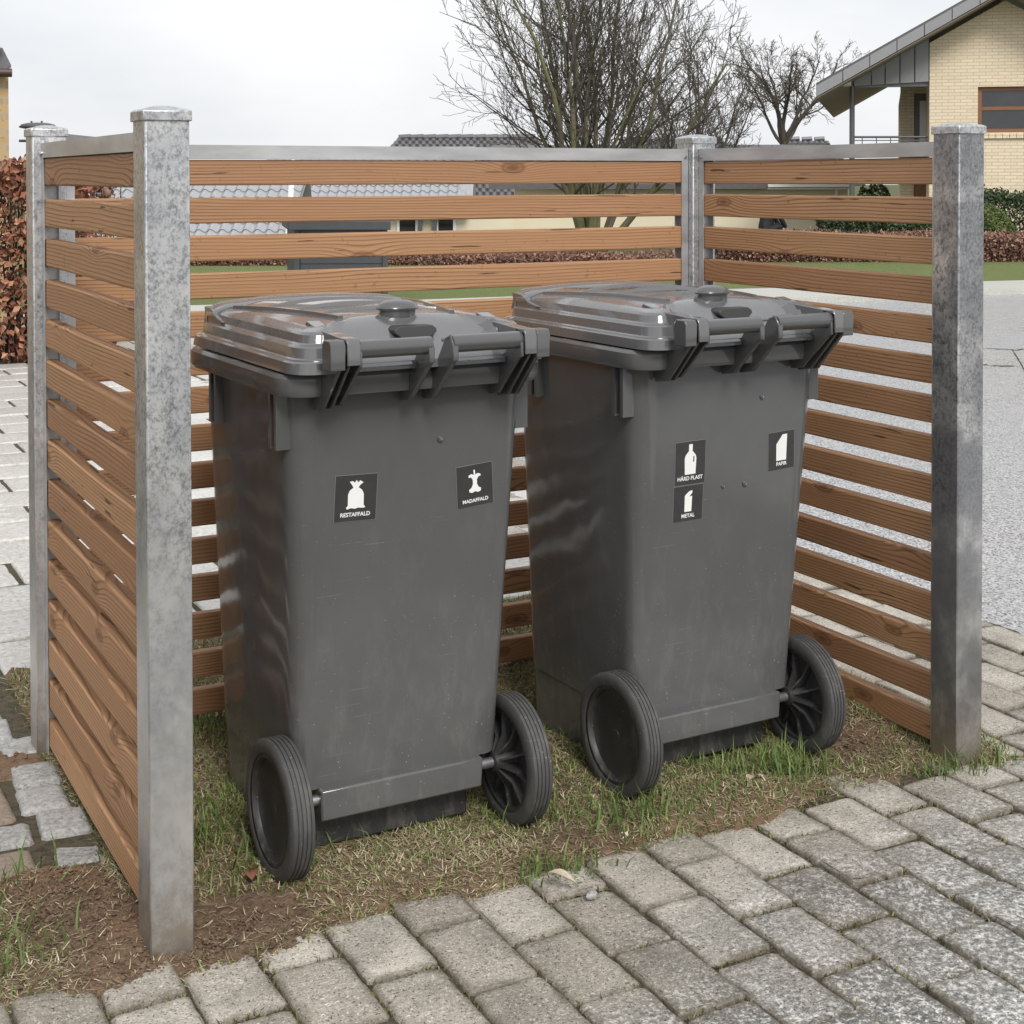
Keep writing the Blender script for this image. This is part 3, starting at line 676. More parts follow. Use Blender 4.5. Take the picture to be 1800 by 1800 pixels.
        # lid hinge strap: web from the lid and a band over the bar
        plate(sx*.166, sx*.1915, [(hy-.023,hz+.008),(hy-.016,hz+.0215),(hy+.016,hz+.0215),(-.060,1.020),(.000,1.031),(.012,1.020),(-.05,1.000),(-.095,.955),(hy+.030,hz-.01),(hy+.0185,hz-.002),(hy+.0185,hz+.012),(hy-.0185,hz+.012),(hy-.0185,hz-.026),(hy-.023,hz-.026)], 'hinge_strap', M['lid'])
    # axle and wheels
    mb = MB(); mb.tube([(-.232,0.004,.128),(.232,0.004,.128)], 0.0105, 14); mb.build('axle', M['steel'], b, smooth=40)
    for sx in (-1,1):
        rim = MB(); seg = 48
        def lathe(prof, m):
            m.loft([[(sx*(.247+x), 0.004+r*math.cos(2*math.pi*i/seg), .128+r*math.sin(2*math.pi*i/seg)) for i in range(seg)] for x,r in prof], False, False)
        lathe([(-.020,.094),(-.020,.104),(.020,.104),(.021,.094),(.017,.091),(.010,.089),(.006,.080),(.005,.030),(.009,.018),(.009,.010),(.011,.008),(.011,.0005)], rim)
        lathe([(-.020,.094),(-.004,.090),(-.001,.080),(.000,.022),(-.045,.019),(-.047,.012),(-.047,.0005)], rim)
        wheel = rim.build('wheel', M['rim'], b, smooth=35)
        ty = MB(); prof = [(-.0215,.101),(-.0235,.104),(-.0235,.118),(-.021,.1255)]
        for g_ in range(5):
            x0 = -.0195 + g_*0.0082; prof += [(x0,.1275),(x0+.0052,.1275),(x0+.0056,.1250),(x0+.0076,.1250)]
        prof = prof[:-2] + [(.021,.1255),(.0235,.118),(.0235,.104),(.0215,.101)]
        lathe(prof, ty); ty.build('tyre', M['tyre'], wheel, smooth=35)
        for k in range(10):
            a = 2*math.pi*(k+.3)/10; q = MB(); ca, sa = math.cos(a), math.sin(a)
            q.prism([(.018,-.040),(.018,.002),(.092,.000),(.092,-.017),(.05,-.020)], lambda r_,x,kk: (sx*(.247+x), 0.004+r_*ca-(0.0022 if kk else -.0022)*sa, .128+r_*sa+(0.0022 if kk else -.0022)*ca))
            q.build('spoke', M['rim'], wheel)
    # stickers on the rear face
    for (cx, cz, sw, sh, ang, icon, word, ih) in stickers:
        ca, sa = math.cos(R(ang)), math.sin(R(ang))
        def put(u, v, lift):
            x = cx + u*ca - v*sa; z = cz + u*sa + v*ca; return (x, yrear(z)-lift, z)
        q = MB(); q.prism([(-sw/2,-sh/2),(sw/2,-sh/2),(sw/2,sh/2),(-sw/2,sh/2)], lambda u,v,k: put(u,v,0.0007 if k else -0.001)); st = q.build('sticker', M['stickeredge'], body)
        q = MB(); e = 0.0009; q.prism([(-sw/2+e,-sh/2+e),(sw/2-e,-sh/2+e),(sw/2-e,sh/2-e),(-sw/2+e,sh/2-e)], lambda u,v,k: put(u,v,0.0011 if k else 0.0)); q.build('sticker_print', M['sticker'], st)
        for poly in ICON[icon]:
            q = MB(); q.prism(poly, lambda u,v,k: put(u*ih, v*ih+sh*0.09, 0.0015 if k else 0.0005)); q.build('pictogram', M['print'], st)
        if icon == 'bottle':
            q = MB(); q.prism([(.10,-.10),(.14,-.10),(.15,.08),(.11,.08)], lambda u,v,k: put(u*ih, v*ih+sh*0.09, 0.0019 if k else 0.001)); q.build('pictogram', M['sticker'], st)
        vs_, fs = text_mesh2d(word); tw = max(v[0] for v in vs_)-min(v[0] for v in vs_)
        k_ = 0.0115; 
        if word == 'RESTAFFALD' or word == 'MADAFFALD': k_ = sw*0.70/tw
        q = MB(); q.add([put(u*k_, v*k_ - sh*0.39, 0.0015) for u,v in vs_], fs); q.build('lettering', M['print'], st)
    for (cx, cz, r_) in screws:
        q = MB(); y = yrear(cz); q.tube([(cx,y+.003,cz),(cx,y-.0035,cz)], r_, 10); q.build('screw_head', M['trim'], body, bevel=0.001)
        q = MB(); q.tube([(cx,y,cz),(cx,y-.006,cz)], r_*.45, 8); q.build('screw_pin', M['steel'], body)
    return b
make_bin((1.1492,2.6571,0), R(1.58), 'dark grey wheeled bin marked RESTAFFALD and MADAFFALD beside the left slatted panel',
  [(-0.111,0.700,0.086,0.089,-1.5,'bag','RESTAFFALD',0.058), (0.140,0.698,0.080,0.084,4.5,'core','MADAFFALD',0.047)], [(0.062,0.797,0.0065)], 0)
make_bin((1.9055,2.6848,0), R(2.34), 'dark grey wheeled bin marked HÅRD PLAST, METAL and PAPIR beside the right slatted panel',
  [(-0.098,0.692,0.080,0.094,1.0,'bottle','HÅRD PLAST',0.066), (-0.099,0.605,0.078,0.078,1.0,'can','METAL',0.050), (0.150,0.696,0.074,0.086,3.0,'carton','PAPIR',0.060)],
  [(0.088,0.820,0.006),(0.052,0.632,0.0065),(-0.008,0.632,0.004)], 0)
# ------------------------------------------------------------------ vegetation helpers
def colored(name, V, Fc, C, mat, parent=None):
    me = bpy.data.meshes.new(name); me.from_pydata(V.tolist(), [], Fc); me.materials.append(mat)
    a = me.color_attributes.new('Col', 'FLOAT_COLOR', 'POINT')
    cc = np.ones((len(V),4), np.float32); cc[:,:3] = C; a.data.foreach_set('color', cc.ravel()); me.update()
    return link(name, me, parent)
def blades(P, Hh, W, az, lean, curl, C):
    """P base points, one bent blade each"""
    n = len(P); d = np.stack([np.cos(az),np.sin(az),0*az],1); s = np.stack([-np.sin(az),np.cos(az),0*az],1)
    upv = np.array([0,0,1.0]); V = np.zeros((n,5,3))
    m = P + d*(Hh*0.5*np.sin(lean))[:,None] + upv*(Hh*0.5*np.cos(lean))[:,None]
    l2 = lean+curl; t = m + d*(Hh*0.5*np.sin(l2))[:,None] + upv*(Hh*0.5*np.cos(l2))[:,None]
    V[:,0] = P - s*(W/2)[:,None]; V[:,1] = P + s*(W/2)[:,None]; V[:,2] = m + s*(W*.42)[:,None]; V[:,3] = m - s*(W*.42)[:,None]; V[:,4] = t
    Fc = []
    for i in range(n): b = 5*i; Fc += [(b,b+1,b+2,b+3),(b+3,b+2,b+4)]
    return V.reshape(-1,3), Fc, np.repeat(C, 5, 0)
def leafset(P, size, N, C, asp=0.6, fold=0.25):
    """small folded leaves at P with normals N"""
    n = len(P); a = rng.normal(size=(n,3)); a -= N*(a*N).sum(1)[:,None]; a /= np.linalg.norm(a,axis=1)[:,None]+1e-9; b = np.cross(N,a)
    V = np.zeros((n,4,3)); s = size[:,None]
    V[:,0] = P - a*s*.5; V[:,1] = P + b*s*asp*.5 + N*s*fold*.5; V[:,2] = P + a*s*.5; V[:,3] = P - b*s*asp*.5 + N*s*fold*.5
    Fc = []
    for i in range(n): k = 4*i; Fc += [(k,k+1,k+2),(k,k+2,k+3)]
    return V.reshape(-1,3), Fc, np.repeat(C, 4, 0)
def pick(cols, n, var=0.2):
    c = np.array(cols)[rng.integers(0,len(cols),n)]; return np.clip(c*rng.uniform(1-var,1+var,(n,1)),0,1)
def runit(n):
    v = rng.normal(size=(n,3)); return v/np.linalg.norm(v,axis=1)[:,None]

# ------------------------------------------------------------------ trees
def tree(name, label, base, stems, seed, size, trunkmat, twigmat, group=None, trunk=None, levels=3, kids=(11,8,5), sides=(7,5,3), droop=0.0, gnarl=0.085, upw=0.13):
    rr = random.Random(seed); t = empty(name, base); tag(t, label, 'tree', group); tr = MB(); cw = MB()
    def limb(p, d, ln, r0, r1, lv):
        nseg = (10,7,5,4)[lv]; pts = [p]; rad = [r0]; q = Vector(p); d = Vector(d).normalized()
        for k in range(nseg):
            g = gnarl*(1+lv*.30); d = (d + Vector((rr.gauss(0,g),rr.gauss(0,g),rr.gauss(0,g)+0.05-droop*lv))).normalized()
            q = q + d*(ln/nseg); pts.append(q.copy()); rad.append(r0+(r1-r0)*(k+1)/nseg)
        (tr if lv == 0 else cw).tube(pts, rad, sides[min(lv,2)], lv == 0)
        if lv < levels:
            nk = kids[lv]
            for k in range(nk):
                tt = (0.24 if lv == 0 else 0.12) + (0.74 if lv == 0 else 0.86)*(k+rr.random())/nk; i = min(nseg-1, int(tt*nseg)); a = pts[i].lerp(pts[i+1], tt*nseg-i)
                dd = (pts[i+1]-pts[i]).normalized(); sd_ = dd.orthogonal().normalized(); sd_.rotate(Matrix.Rotation(rr.uniform(0,6.283),3,dd))
                ang = rr.uniform(0.45,0.98); nd = dd*math.cos(ang)+sd_*math.sin(ang); nd.z += upw
                rl = rad[i]+(rad[i+1]-rad[i])*.5
                limb(a, nd, ln*rr.uniform(.32,.60)*(1.08-tt*.5), max(rl*.48,.0034*size), max(.0026*size, rl*.12), lv+1)
    z0 = -0.05
    if trunk:
        z0 = trunk[0]*.97; tr.tube([(0,0,-.1),(.05,0,trunk[0]*.4),(-.04,.02,trunk[0]*.75),(0,0,trunk[0])], [trunk[1]*1.3,trunk[1],trunk[1]*.9,trunk[1]*.85], 9)
    for (dx,dy,dz,ln,r0) in stems: limb(Vector((dx*.10,dy*.10,z0)), Vector((dx,dy,dz)), ln, r0, r0*.22, 0)
    tr.build('trunk', trunkmat, t, smooth=60); cw.build('crown', twigmat, t, smooth=60); return t
rs = random.Random(3)
b0 = wpt(1040, 420, 23.5); b0.z = 0.0
stems = []
for k in range(15):
    a = 2*math.pi*k/15+rs.uniform(-.2,.2); sp = rs.uniform(.04,.38) if k % 3 else rs.uniform(.42,.66); stems.append((math.cos(a)*sp, math.sin(a)*sp, 1.0, rs.uniform(4.6,6.0)*(1-.50*sp), rs.uniform(.038,.068)))
tree('bare_tree', 'large leafless tree with many greenish stems behind the back panel', b0, stems, 11, 1.25, M['bark'], M['twig'], kids=(12,7,6))
b1 = wpt(1378, 415, 46.0); b1.z = -2.4
tree('bare_tree', 'leafless round-crowned tree with one dark crooked trunk left of the gabled house', b1, [(0.02,0,1,3.3,.09),(.35,.1,1,3.1,.08),(-.4,-.1,1,3.1,.08),(.75,0,.9,2.5,.06),(-.8,.2,.9,2.5,.06),(.2,-.5,1,2.9,.06),(-.2,.5,1,2.9,.06)], 5, 1.9, M['twig'], M['twig'], kids=(10,8,5), gnarl=0.15, upw=0.05, trunk=(4.9,.13))
b2 = wpt(1225, 415, 38.0); b2.z = -2.4
tree('bare_tree', 'thin leafless tree with upright branches just right of the large bare tree', b2, [(-.3,0,1,3.9,.06),(.1,.1,1,4.2,.07),(.45,-.1,1,4.0,.06),(-.05,.3,1,3.8,.05),(.25,.2,1,3.7,.05),(.7,0,1,3.6,.05),(-.6,.1,1,3.4,.05)], 9, 1.9, M['twig'], M['twig'], kids=(10,8,5), trunk=(2.6,.12))

# ------------------------------------------------------------------ hedges and shrubs
def hedge(name, label, cat, D, px0, px1, ztop, zbot, depth, n, size, cols, stem_n=60, group=None, rnd=0.06, round_=False, upright=0.0, stemmat=None):
    x0 = cf(px0, 400, D)[0]; x1 = cf(px1, 400, D)[0]; cx = (x0+x1)/2; p = rt*cx + DV*(D+depth/2)
    t = empty(name, (p.x,p.y,zbot), -YAW); tag(t, label, cat, group); hw = (x1-x0)/2; hh = ztop-zbot
    if round_:
        u = runit(n); r = rng.uniform(.82,1.0,(n,1))**.5 * (1+0.06*np.sin(u[:,:1]*9+u[:,2:]*7)); P = u*r*np.array([hw,depth/2,hh/2]) + np.array([0,0,hh/2]); N = u + rng.normal(0,.6,(n,3))
    else:
        P = rng.uniform(-1,1,(n,3)); k = rng.integers(0,10,n); 
        P[k<4,1] = -1+np.abs(rng.normal(0,.18,(k<4).sum())); P[(k>=4)&(k<8),2] = 1-np.abs(rng.normal(0,.13,((k>=4)&(k<8)).sum()))
        P = P*np.array([hw,depth/2,hh/2]) + np.array([0,0,hh/2]); P[:,2] += rng.normal(0,rnd,n)*(P[:,2]/hh) + 0.05*hh*np.sin(P[:,0]*3.1)*(P[:,2]/hh); P[:,1] += rng.normal(0,rnd,n); N = rng.normal(0,1,(n,3)) + np.array([0,-.6,.5])
    N /= np.linalg.norm(N,axis=1)[:,None]
    V,Fc,C = leafset(P, rng.uniform(.6,1.25,n)*size, N, pick(cols,n,.35))
    colored('foliage', V, Fc, C, M['leaf'], t)
    st = MB()
    for _ in range(stem_n):
        x = random.uniform(-hw,hw)*(.6 if round_ else 1); y = random.uniform(-.4,.4)*depth; 
        if round_: st.tube([(x*.2,y*.2,0),(x*.5,y*.5,hh*.5),(x,y,hh*.85)], [.012,.009,.004], 4)
        else: st.tube([(x,y,0),(x+random.uniform(-.06,.06),y+random.uniform(-.06,.06),hh*.5),(x+random.uniform(-.14,.14),y+random.uniform(-.1,.1),hh*random.uniform(.85,1.06))], [.010,.007,.003], 3)
    st.build('stems', stemmat or M['stem'], t); return t
BEECH = [(.30,.12,.062),(.38,.17,.095),(.22,.075,.042),(.43,.235,.14),(.16,.06,.04),(.34,.13,.08)]
TWIGGY = [(.24,.115,.08),(.31,.17,.12),(.18,.08,.06),(.36,.21,.155),(.13,.065,.05)]
GREEN = [(.035,.062,.024),(.055,.085,.030),(.022,.042,.018),(.085,.11,.045)]
zt = cf(20,300,10.6)[1]
hedge('beech_hedge', 'clipped beech hedge with rusty brown winter leaves behind the left post', 'hedge', 10.6, -260, 168, zt, 0.0, 0.7, 9000, 0.062, BEECH, 170, rnd=.035)
zt = cf(900,455,21.6)[1]
hedge('low_hedge', 'long low reddish brown twiggy hedge beyond the lawn behind the back panel', 'hedge', 21.6, 120, 1262, zt+.02, 0.04, 1.1, 16000, 0.055, TWIGGY, 900, rnd=.03)
zt = cf(1760,414,22.2)[1]
hedge('low_hedge', 'taller reddish brown twiggy hedge beside the lawn in front of the gabled house', 'hedge', 22.2, 1262, 1960, zt, 0.04, 1.2, 16000, 0.055, TWIGGY, 900, rnd=.03)
hedge('evergreen_hedge', 'dark green evergreen hedge along the wall of the gabled house', 'hedge', 26.5, 1715, 1990, cf(1760,341,26.5)[1], 0.0, 1.2, 9000, 0.07, GREEN, 60)
hedge('clipped_shrub', 'rounded yellowish green clipped shrub right of the front right post', 'shrub', 24.2, 1700, 1797, cf(1760,361,24.2)[1], 0.0, 0.9, 7000, 0.04, [(.10,.15,.03),(.15,.19,.045),(.06,.10,.02)], 30, round_=True)
hedge('evergreen_shrub', 'dark evergreen shrub seen through the right panel beside the bent gardener', 'shrub', 25.0, 1447, 1560, cf(1500,382,25.0)[1], 0.0, 0.8, 4500, 0.06, GREEN, 30)
hedge('evergreen_shrub', 'green bush seen through the right panel next to the front right post', 'shrub', 24.4, 1566, 1660, cf(1600,388,24.4)[1], 0.0, 0.8, 3500, 0.06, [(.05,.085,.028),(.09,.125,.045),(.03,.05,.02)], 30)
hedge('garden_bush', 'mid green leafy bush below the balcony of the gabled house', 'shrub', 33.5, 1500, 1604, cf(1550,318,33.5)[1], -2.4, 1.4, 5000, 0.10, [(.06,.095,.03),(.10,.14,.05),(.035,.055,.02)], 30, round_=True)

# ------------------------------------------------------------------ neighbouring buildings (built square to the viewing direction)
def frame(name, px, D, label, cat, z=0.0, turn=0.0):
    x = cf(px, 400, D)[0]; p = rt*x + DV*D; o = empty(name, (p.x,p.y,z), -YAW+R(turn)); tag(o, label, cat)
    ct, st_ = math.cos(R(turn)), math.sin(R(turn))
    def X(q, dd=0.0):            # sideways place on the (turned) front plane, set back by dd
        k = rt.dot(ray(q,400))/ray(q,400).dot(DV)   # sideways per metre ahead
        # point: (x + u*ct - dd*st_, D + u*st_ + dd*ct) with ratio k
        return (k*(D+dd*ct) - x + dd*st_)/(ct - k*st_)
    def Z(q, dd=0.0, pxx=px):
        u = X(pxx, dd); Dd = D + u*st_ + dd*ct; return cf(pxx, q, Dd)[1]-z
    return o, X, Z
# gabled house, right
hs_, X, Z = frame('gabled_house', 1765, 30.0, 'two-storey yellow brick house with grey gable roof and balcony at the right', 'house', turn=-14.0)
xa = 0.0; xe = X(1437); xw = X(1633); ze = Z(150,0,1437); slope = (Z(-8,0,1715)-ze)/(X(1715)-X(1437)); za = ze + slope*(-xe)
wall_top = lambda x: za - slope*abs(x) - 0.42
zb0 = -2.6; wx0, wx1, wz0, wz1 = X(1718), X(1718)+1.75, Z(233), Z(152)
def wallpoly(name, pts, y0, y1, mat, parent, bevel=0): 
    q = MB(); q.prism(pts, lambda u,v,k: (u, y1 if k else y0, v)); return q.build(name, mat, parent)
wallpoly('wall', [(xw,zb0),(wx0,zb0),(wx0,wall_top(wx0)),(xw,wall_top(xw))], 0, .3, M['brick'], hs_)
wallpoly('wall', [(wx0,zb0),(wx1,zb0),(wx1,wz0),(wx0,wz0)], 0, .3, M['brick'], hs_)
wallpoly('wall', [(wx0,wz1),(wx1,wz1),(wx1,wall_top(wx1)),(0,wall_top(0)),(wx0,wall_top(wx0))], 0, .3, M['brick'], hs_)
wallpoly('wall', [(wx1,zb0),(-xw,zb0),(-xw,wall_top(xw)),(wx1,wall_top(wx1))], 0, .3, M['brick'], hs_)
q = MB(); q.box(xw,xw+.3,.3,9,zb0,wall_top(xw)); q.box(-xw-.3,-xw,.3,9,zb0,wall_top(xw)); q.build('side_wall', M['brick'], hs_)
for s in (-1,1):
    q = MB(); e = s*abs(xe)
    q.prism([(0,za),(e,ze),(e,ze-.05),(0,za-.05)], lambda u,v,k: (u, 9.2 if k else -.78, v)); rf = q.build('roof', M['tiledark'], hs_)
    for k in range(7):
        t0, t1 = k/7+.002, (k+1)/7-.002; q = MB()
        q.prism([(e*t0,za+(ze-za)*t0-.052),(e*t1,za+(ze-za)*t1-.052),(e*t1,za+(ze-za)*t1-.275),(e*t0,za+(ze-za)*t0-.275)], lambda u,v,k: (u, -.75 if k else -.78, v)); q.build('bargeboard', M['greyboard'], rf)
    for k in range(6):
        y0 = -.745 + k*.125; q = MB(); q.prism([(0,za-.29),(e,ze-.29),(e,ze-.31),(0,za-.31)], lambda u,v,kk: (u, y0+.119 if kk else y0, v)); q.build('soffit_plank', M['soffit'], rf)
    q = MB(); q.prism([(e,ze-.06),(e,ze-.30),(e-s*.03,ze-.30),(e-s*.03,ze-.06)], lambda u,v,k: (u, 9.2 if k else -.745, v)); q.build('fascia', M['greyboard'], rf)
q = MB(); q.prism([(xe+.03,ze-.292),(0,za-.292),(0,za-.30),(xe+.03,ze-.30)], lambda u,v,k: (u, 9.1 if k else .02, v)); q.build('roof_underside', M['soffit'], hs_)
# boarded gable over the balcony
Z_ = Z; Z = lambda q, dd=0.0: Z_(q, dd, 1570)
edges = [1500,1531,1555,1581,1607,1632.5]
for a, b in zip(edges[:-1], edges[1:]):
    u0, u1 = X(a)+.012, X(b)-.012; zl = lambda u: Z(150)+(Z(144)-Z(150))*(u-X(1500))/(X(1633)-X(1500))
    wallpoly('cladding_panel', [(u0,zl(u0)),(u1,zl(u1)),(u1,wall_top(u1)+.1),(u0,wall_top(u0)+.1)], .02, .06, M['greyboard'], hs_)
wallpoly('cladding_back', [(X(1500),Z(149)),(X(1633),Z(143.5)),(X(1633),wall_top(X(1633))),(X(1500),wall_top(X(1500)))], .061, .10, M['greydark'], hs_)
q = MB(); q.box(X(1493),X(1633)-.002,.10,.26,Z(152),Z(141)); q.build('balcony_beam', M['greyboard'], hs_)
q = MB(); q.box(X(1478),X(1495.5),-.2,.25,Z(150),Z(139)); q.build('beam_end', M['white'], hs_)
q = MB(); q.tube([(X(1497),.12,zb0),(X(1497),.12,Z(146))], .055, 12); q.build('balcony_post', M['darkmetal'], hs_, smooth=60)
q = MB(); q.box(X(1490),xw-.002,.0,3.2,Z(262),Z(254)); q.build('balcony_floor', M['greyboard'], hs_)
for y_ in (240,246): 
    q = MB(); q.tube([(X(1497),.12,Z(y_)),(xw-.02,.12,Z(y_+1))], .022 if y_ == 240 else .010, 8); q.build('balcony_rail', M['darkmetal'], hs_)
for x_ in (1515,1540,1565,1590,1615):
    q = MB(); q.tube([(X(x_),.12,Z(256)),(X(x_),.12,Z(241))], .010, 6); q.build('baluster', M['darkmetal'], hs_)
bw0 = X(1582,2.6)
q = MB(); q.box(bw0,X(1606,2.6),2.6,2.9,zb0,za-1.2); q.box(X(1606,2.6),xw+.4,2.6,2.9,Z(165,2.6),za-1.0); q.box(bw0,xw,2.9,8.9,zb0,Z(150)); q.build('balcony_wall', M['brick'], hs_)
q = MB(); q.box(X(1607,2.6),xw+.35,2.66,2.72,Z(258,2.6),Z(165,2.6)); dr = q.build('balcony_door', M['darkmetal'], hs_)
q = MB(); q.box(X(1616,2.6),X(1628,2.6),2.62,2.655,Z(250,2.6),Z(178,2.6)); q.build('door_pane', M['white'], dr)
q = MB(); q.box(X(1607,2.6),xw+.3,2.55,2.59,Z(360,2.6),Z(322,2.6)); q.build('cellar_window', M['brownwood'], hs_)
Z = Z_
# window
def framebox(o, x0, x1, z0, z1, t, y0, y1, mat, nm):
    q = MB(); q.box(x0,x1,y0,y1,z0,z0+t); q.box(x0,x1,y0,y1,z1-t,z1); q.box(x0,x0+t,y0,y1,z0+t,z1-t); q.box(x1-t,x1,y0,y1,z0+t,z1-t); return q.build(nm, mat, o)
wd = framebox(hs_, wx0+.003, wx1-.003, wz0+.003, wz1-.003, .075, .07, .16, M['brownwood'], 'window')
zm = Z(190)
q = MB(); q.box(wx0+.08,wx1-.08,.075,.15,zm-.035,zm+.035); q.build('transom', M['brownwood'], wd)
for z0, z1 in ((wz0+.08,zm-.037),(zm+.037,wz1-.08)):
    q = MB(); q.box(wx0+.08,wx1-.08,.10,.115,z0,z1); q.build('pane', M['glass'], wd)
q = MB(); q.box(wx0,wx1,.165,.30,wz0,wz1); q.build('unlit_room_panel', M['room'], wd)  # dark panel stands in for the unlit room behind the panes
for k in range(14):
    q = MB(); x = wx0-.05 + k*.132; q.box(x,x+.122,-.045,.06,wz0-.115,wz0-.012); q.build('sill_brick', M['brick'], wd)

# old brick house and wall lamp, far left
oh, X, Z = frame('brick_house', 10, 13.0, 'corner of an old yellow brick house with dark roof tiles at the left edge', 'house', turn=24.0)
LX = X(17)-13.0
q = MB(); q.box(LX,X(17),0,6,0,Z(135)); q.build('wall', M['brickold'], oh)
q = MB(); q.tube([(LX,-.10,Z(129)),(X(21),-.10,Z(129))], .038, 12); q.build('gutter', M['copper'], oh, smooth=60)
q = MB(); q.prism([(LX,Z(120)),(X(17),Z(120)),(X(-110),Z(-180)),(LX,Z(-180))], lambda u,v,k: (u, .06+(v-Z(120))*.8+(.05 if k else 0), v)); rf = q.build('roof', M['tiledark'], oh)
for r_ in range(9):
    for c_ in range(3):
        zz = Z(121)+r_*.16; u = X(22)-.24-c_*.21-r_*.075; q = MB()
        q.prism([(u,zz),(u+.07,zz+.02),(u+.16,zz-.035),(u+.235,zz+.01),(u+.235,zz+.03),(u+.16,zz-.015),(u+.07,zz+.04),(u,zz+.02)], lambda a,b,k: (a-(.05 if k else 0), -.06+(zz-Z(121))*.8+(.24 if k else 0), b+(.17 if k else 0))); q.build('roof_tile', M['tiledark'], rf)
lp, X, Z = frame('wall_lamp', 48, 13.0, 'dark dish-shaped outdoor lamp on a rod from the old brick house', 'lamp')
q = MB(); cxx = X(49); seg = 28
q.loft([[(cxx+r*math.cos(2*math.pi*i/seg), .3+r*math.sin(2*math.pi*i/seg), z) for i in range(seg)] for r,z in ((.035,Z(232)),(.075,Z(226)),(.158,Z(222.5)),(.162,Z(221)),(.14,Z(216.5)),(.09,Z(214)),(.01,Z(213)))]); q.build('lamp_shade', M['darkmetal'], lp, smooth=50)
q = MB(); q.tube([(cxx,.3,Z(246)),(cxx,.3,Z(230))], .03, 10); q.build('lamp_holder', M['darkmetal'], lp)
q = MB(); q.tube([(X(15),.3,Z(246)),(cxx+.02,.3,Z(246))], .012, 8); q.build('lamp_arm', M['darkmetal'], lp)
for u in (-.05,.04):
    q = MB(); q.tube([(cxx+u,.28,Z(216)),(cxx+u,.28,Z(210.5))], .010, 6); q.build('lamp_stud', M['darkmetal'], lp)
# small far gable between the old brick house and the post
gh, X, Z = frame('far_house', 85, 34.0, 'far house gable with white sloping bargeboard behind the beech hedge', 'house')
hw = X(128); zr, zl = Z(243), Z(321)
wallpoly('wall', [(-hw,-2.5),(hw,-2.5),(hw,zl),(0,zr-.1),(-hw,zl)], .1, 6, M['brickold'], gh)
for s in (-1,1):
    q = MB(); q.prism([(0,zr+.08),(s*(hw+.5),zl-.32),(s*(hw+.5),zl-.52),(0,zr-.12)], lambda u,v,k: (u, .09 if k else 0, v)); q.build('bargeboard', M['white'], gh)
    q = MB(); q.prism([(0,zr+.14),(s*(hw+.5),zl-.26),(s*(hw+.5),zl-.31),(0,zr+.09)], lambda u,v,k: (u, 6.2 if k else -.05, v)); q.build('roof', M['tiledark'], gh)

# low houses with pale pantile roofs behind the low hedge
def pantile_mesh(wd, ln, mat):
    n = 9; mb = MB(); A = []; B = []
    for i in range(n):
        u = i/(n-1); x = wd*(u-.5)*1.06; z = .034*math.sin(2*math.pi*(u*.95)) + .03*u
        A.append((x,-.03*u,z+.035)); B.append((x,ln,z))
    A2 = [(x,y+.01,z-.06) for x,y,z in A]
    mb.add(A2+A+B, [(i,i+1,n+i+1,n+i) for i in range(n-1)] + [(n+i,n+i+1,2*n+i+1,2*n+i) for i in range(n-1)])
    return mb.mesh('roof_tile', mat, smooth=50)
def tile_roof(o, x0, x1, z0, y0, rows, pitch, tw, tl, mat, cut=None, lim=300):
    me = pantile_mesh(tw, tl*1.12, mat); cols = int((x1-x0)/tw); n = 0
    q = MB(); zt_, yt_ = z0+rows*tl*math.sin(pitch), y0+rows*tl*math.cos(pitch)
    q.add([(x0,y0,z0-.06),(x1,y0,z0-.06),(x1,yt_,zt_-.06),(x0,yt_,zt_-.06),(x0,yt_+1.5,z0-1.0),(x1,yt_+1.5,z0-1.0)], [(0,1,2,3),(3,2,5,4)]); rf = q.build('roof', mat, o)
    for r_ in range(rows):
        for c_ in range(cols):
            x = x0+tw*(c_+.5); 
            if cut and not cut(x, r_): continue
            if n >= lim: continue
            t = link('roof_tile', me, rf, (x, y0+r_*tl*math.cos(pitch), z0+r_*tl*math.sin(pitch))); t.rotation_euler = (pitch+.03,0,0); n += 1
    q = MB(); q.tube([(x0,yt_,zt_+.02),(x1,yt_,zt_+.02)], .09, 8); q.build('ridge_tile', mat, rf); return rf
lh, X, Z = frame('low_house', 320, 26.0, 'low outbuilding with pale grey pantile roof seen through the back panel at left', 'house')
r0 = cf(320,424,26.0)[1]; tile_roof(lh, X(150), X(506), r0, 0, 9, R(24), .205, .34, M['tilegrey'])
q = MB(); q.box(X(158),X(500),.35,5,-2.4,r0); q.build('wall', M['render'], lh)
q = MB(); q.tube([(X(507),0,r0+.05),(X(470),3.1,r0+1.40)], .06, 6); q.build('verge_flashing', M['white'], lh)
lh2, X, Z = frame('low_house', 650, 33.0, 'cream walled low house with grey pantile roof seen through the middle of the back panel', 'house')
r0 = cf(650,362,33.0)[1]; sl0 = X(812); tile_roof(lh2, X(440), X(830), r0, 0, 9, R(24), .205, .34, M['tilegrey'], cut=lambda x, r_: x < sl0 - r_*.02)
q = MB(); q.box(X(445),X(905),.45,6,-2.4,r0-.02); q.build('wall', M['render'], lh2)
for a, b in ((695,733),(764,800)):
    wn_ = framebox(lh2, X(a), X(b), r0-1.3, r0-.10, .06, .40, .449, M['white'], 'window')
    q = MB(); q.box(X(a)+.06,X(b)-.06,.42,.445,r0-1.24,r0-.16); q.build('pane', M['glass'], wn_)
for a in (737,763):
    q = MB(); q.box(X(a)-.045,X(a)+.045,.30,.40,-2.4,r0-.02); q.build('carport_post', M['darkmetal'], lh2)
ch_, X, Z = frame('cream_house', 1180, 36.0, 'long cream rendered house behind the large bare tree with white gutter', 'house')
q = MB(); q.box(X(905),X(1490),0,6,-2.45,Z(331)); q.build('wall', M['render'], ch_)
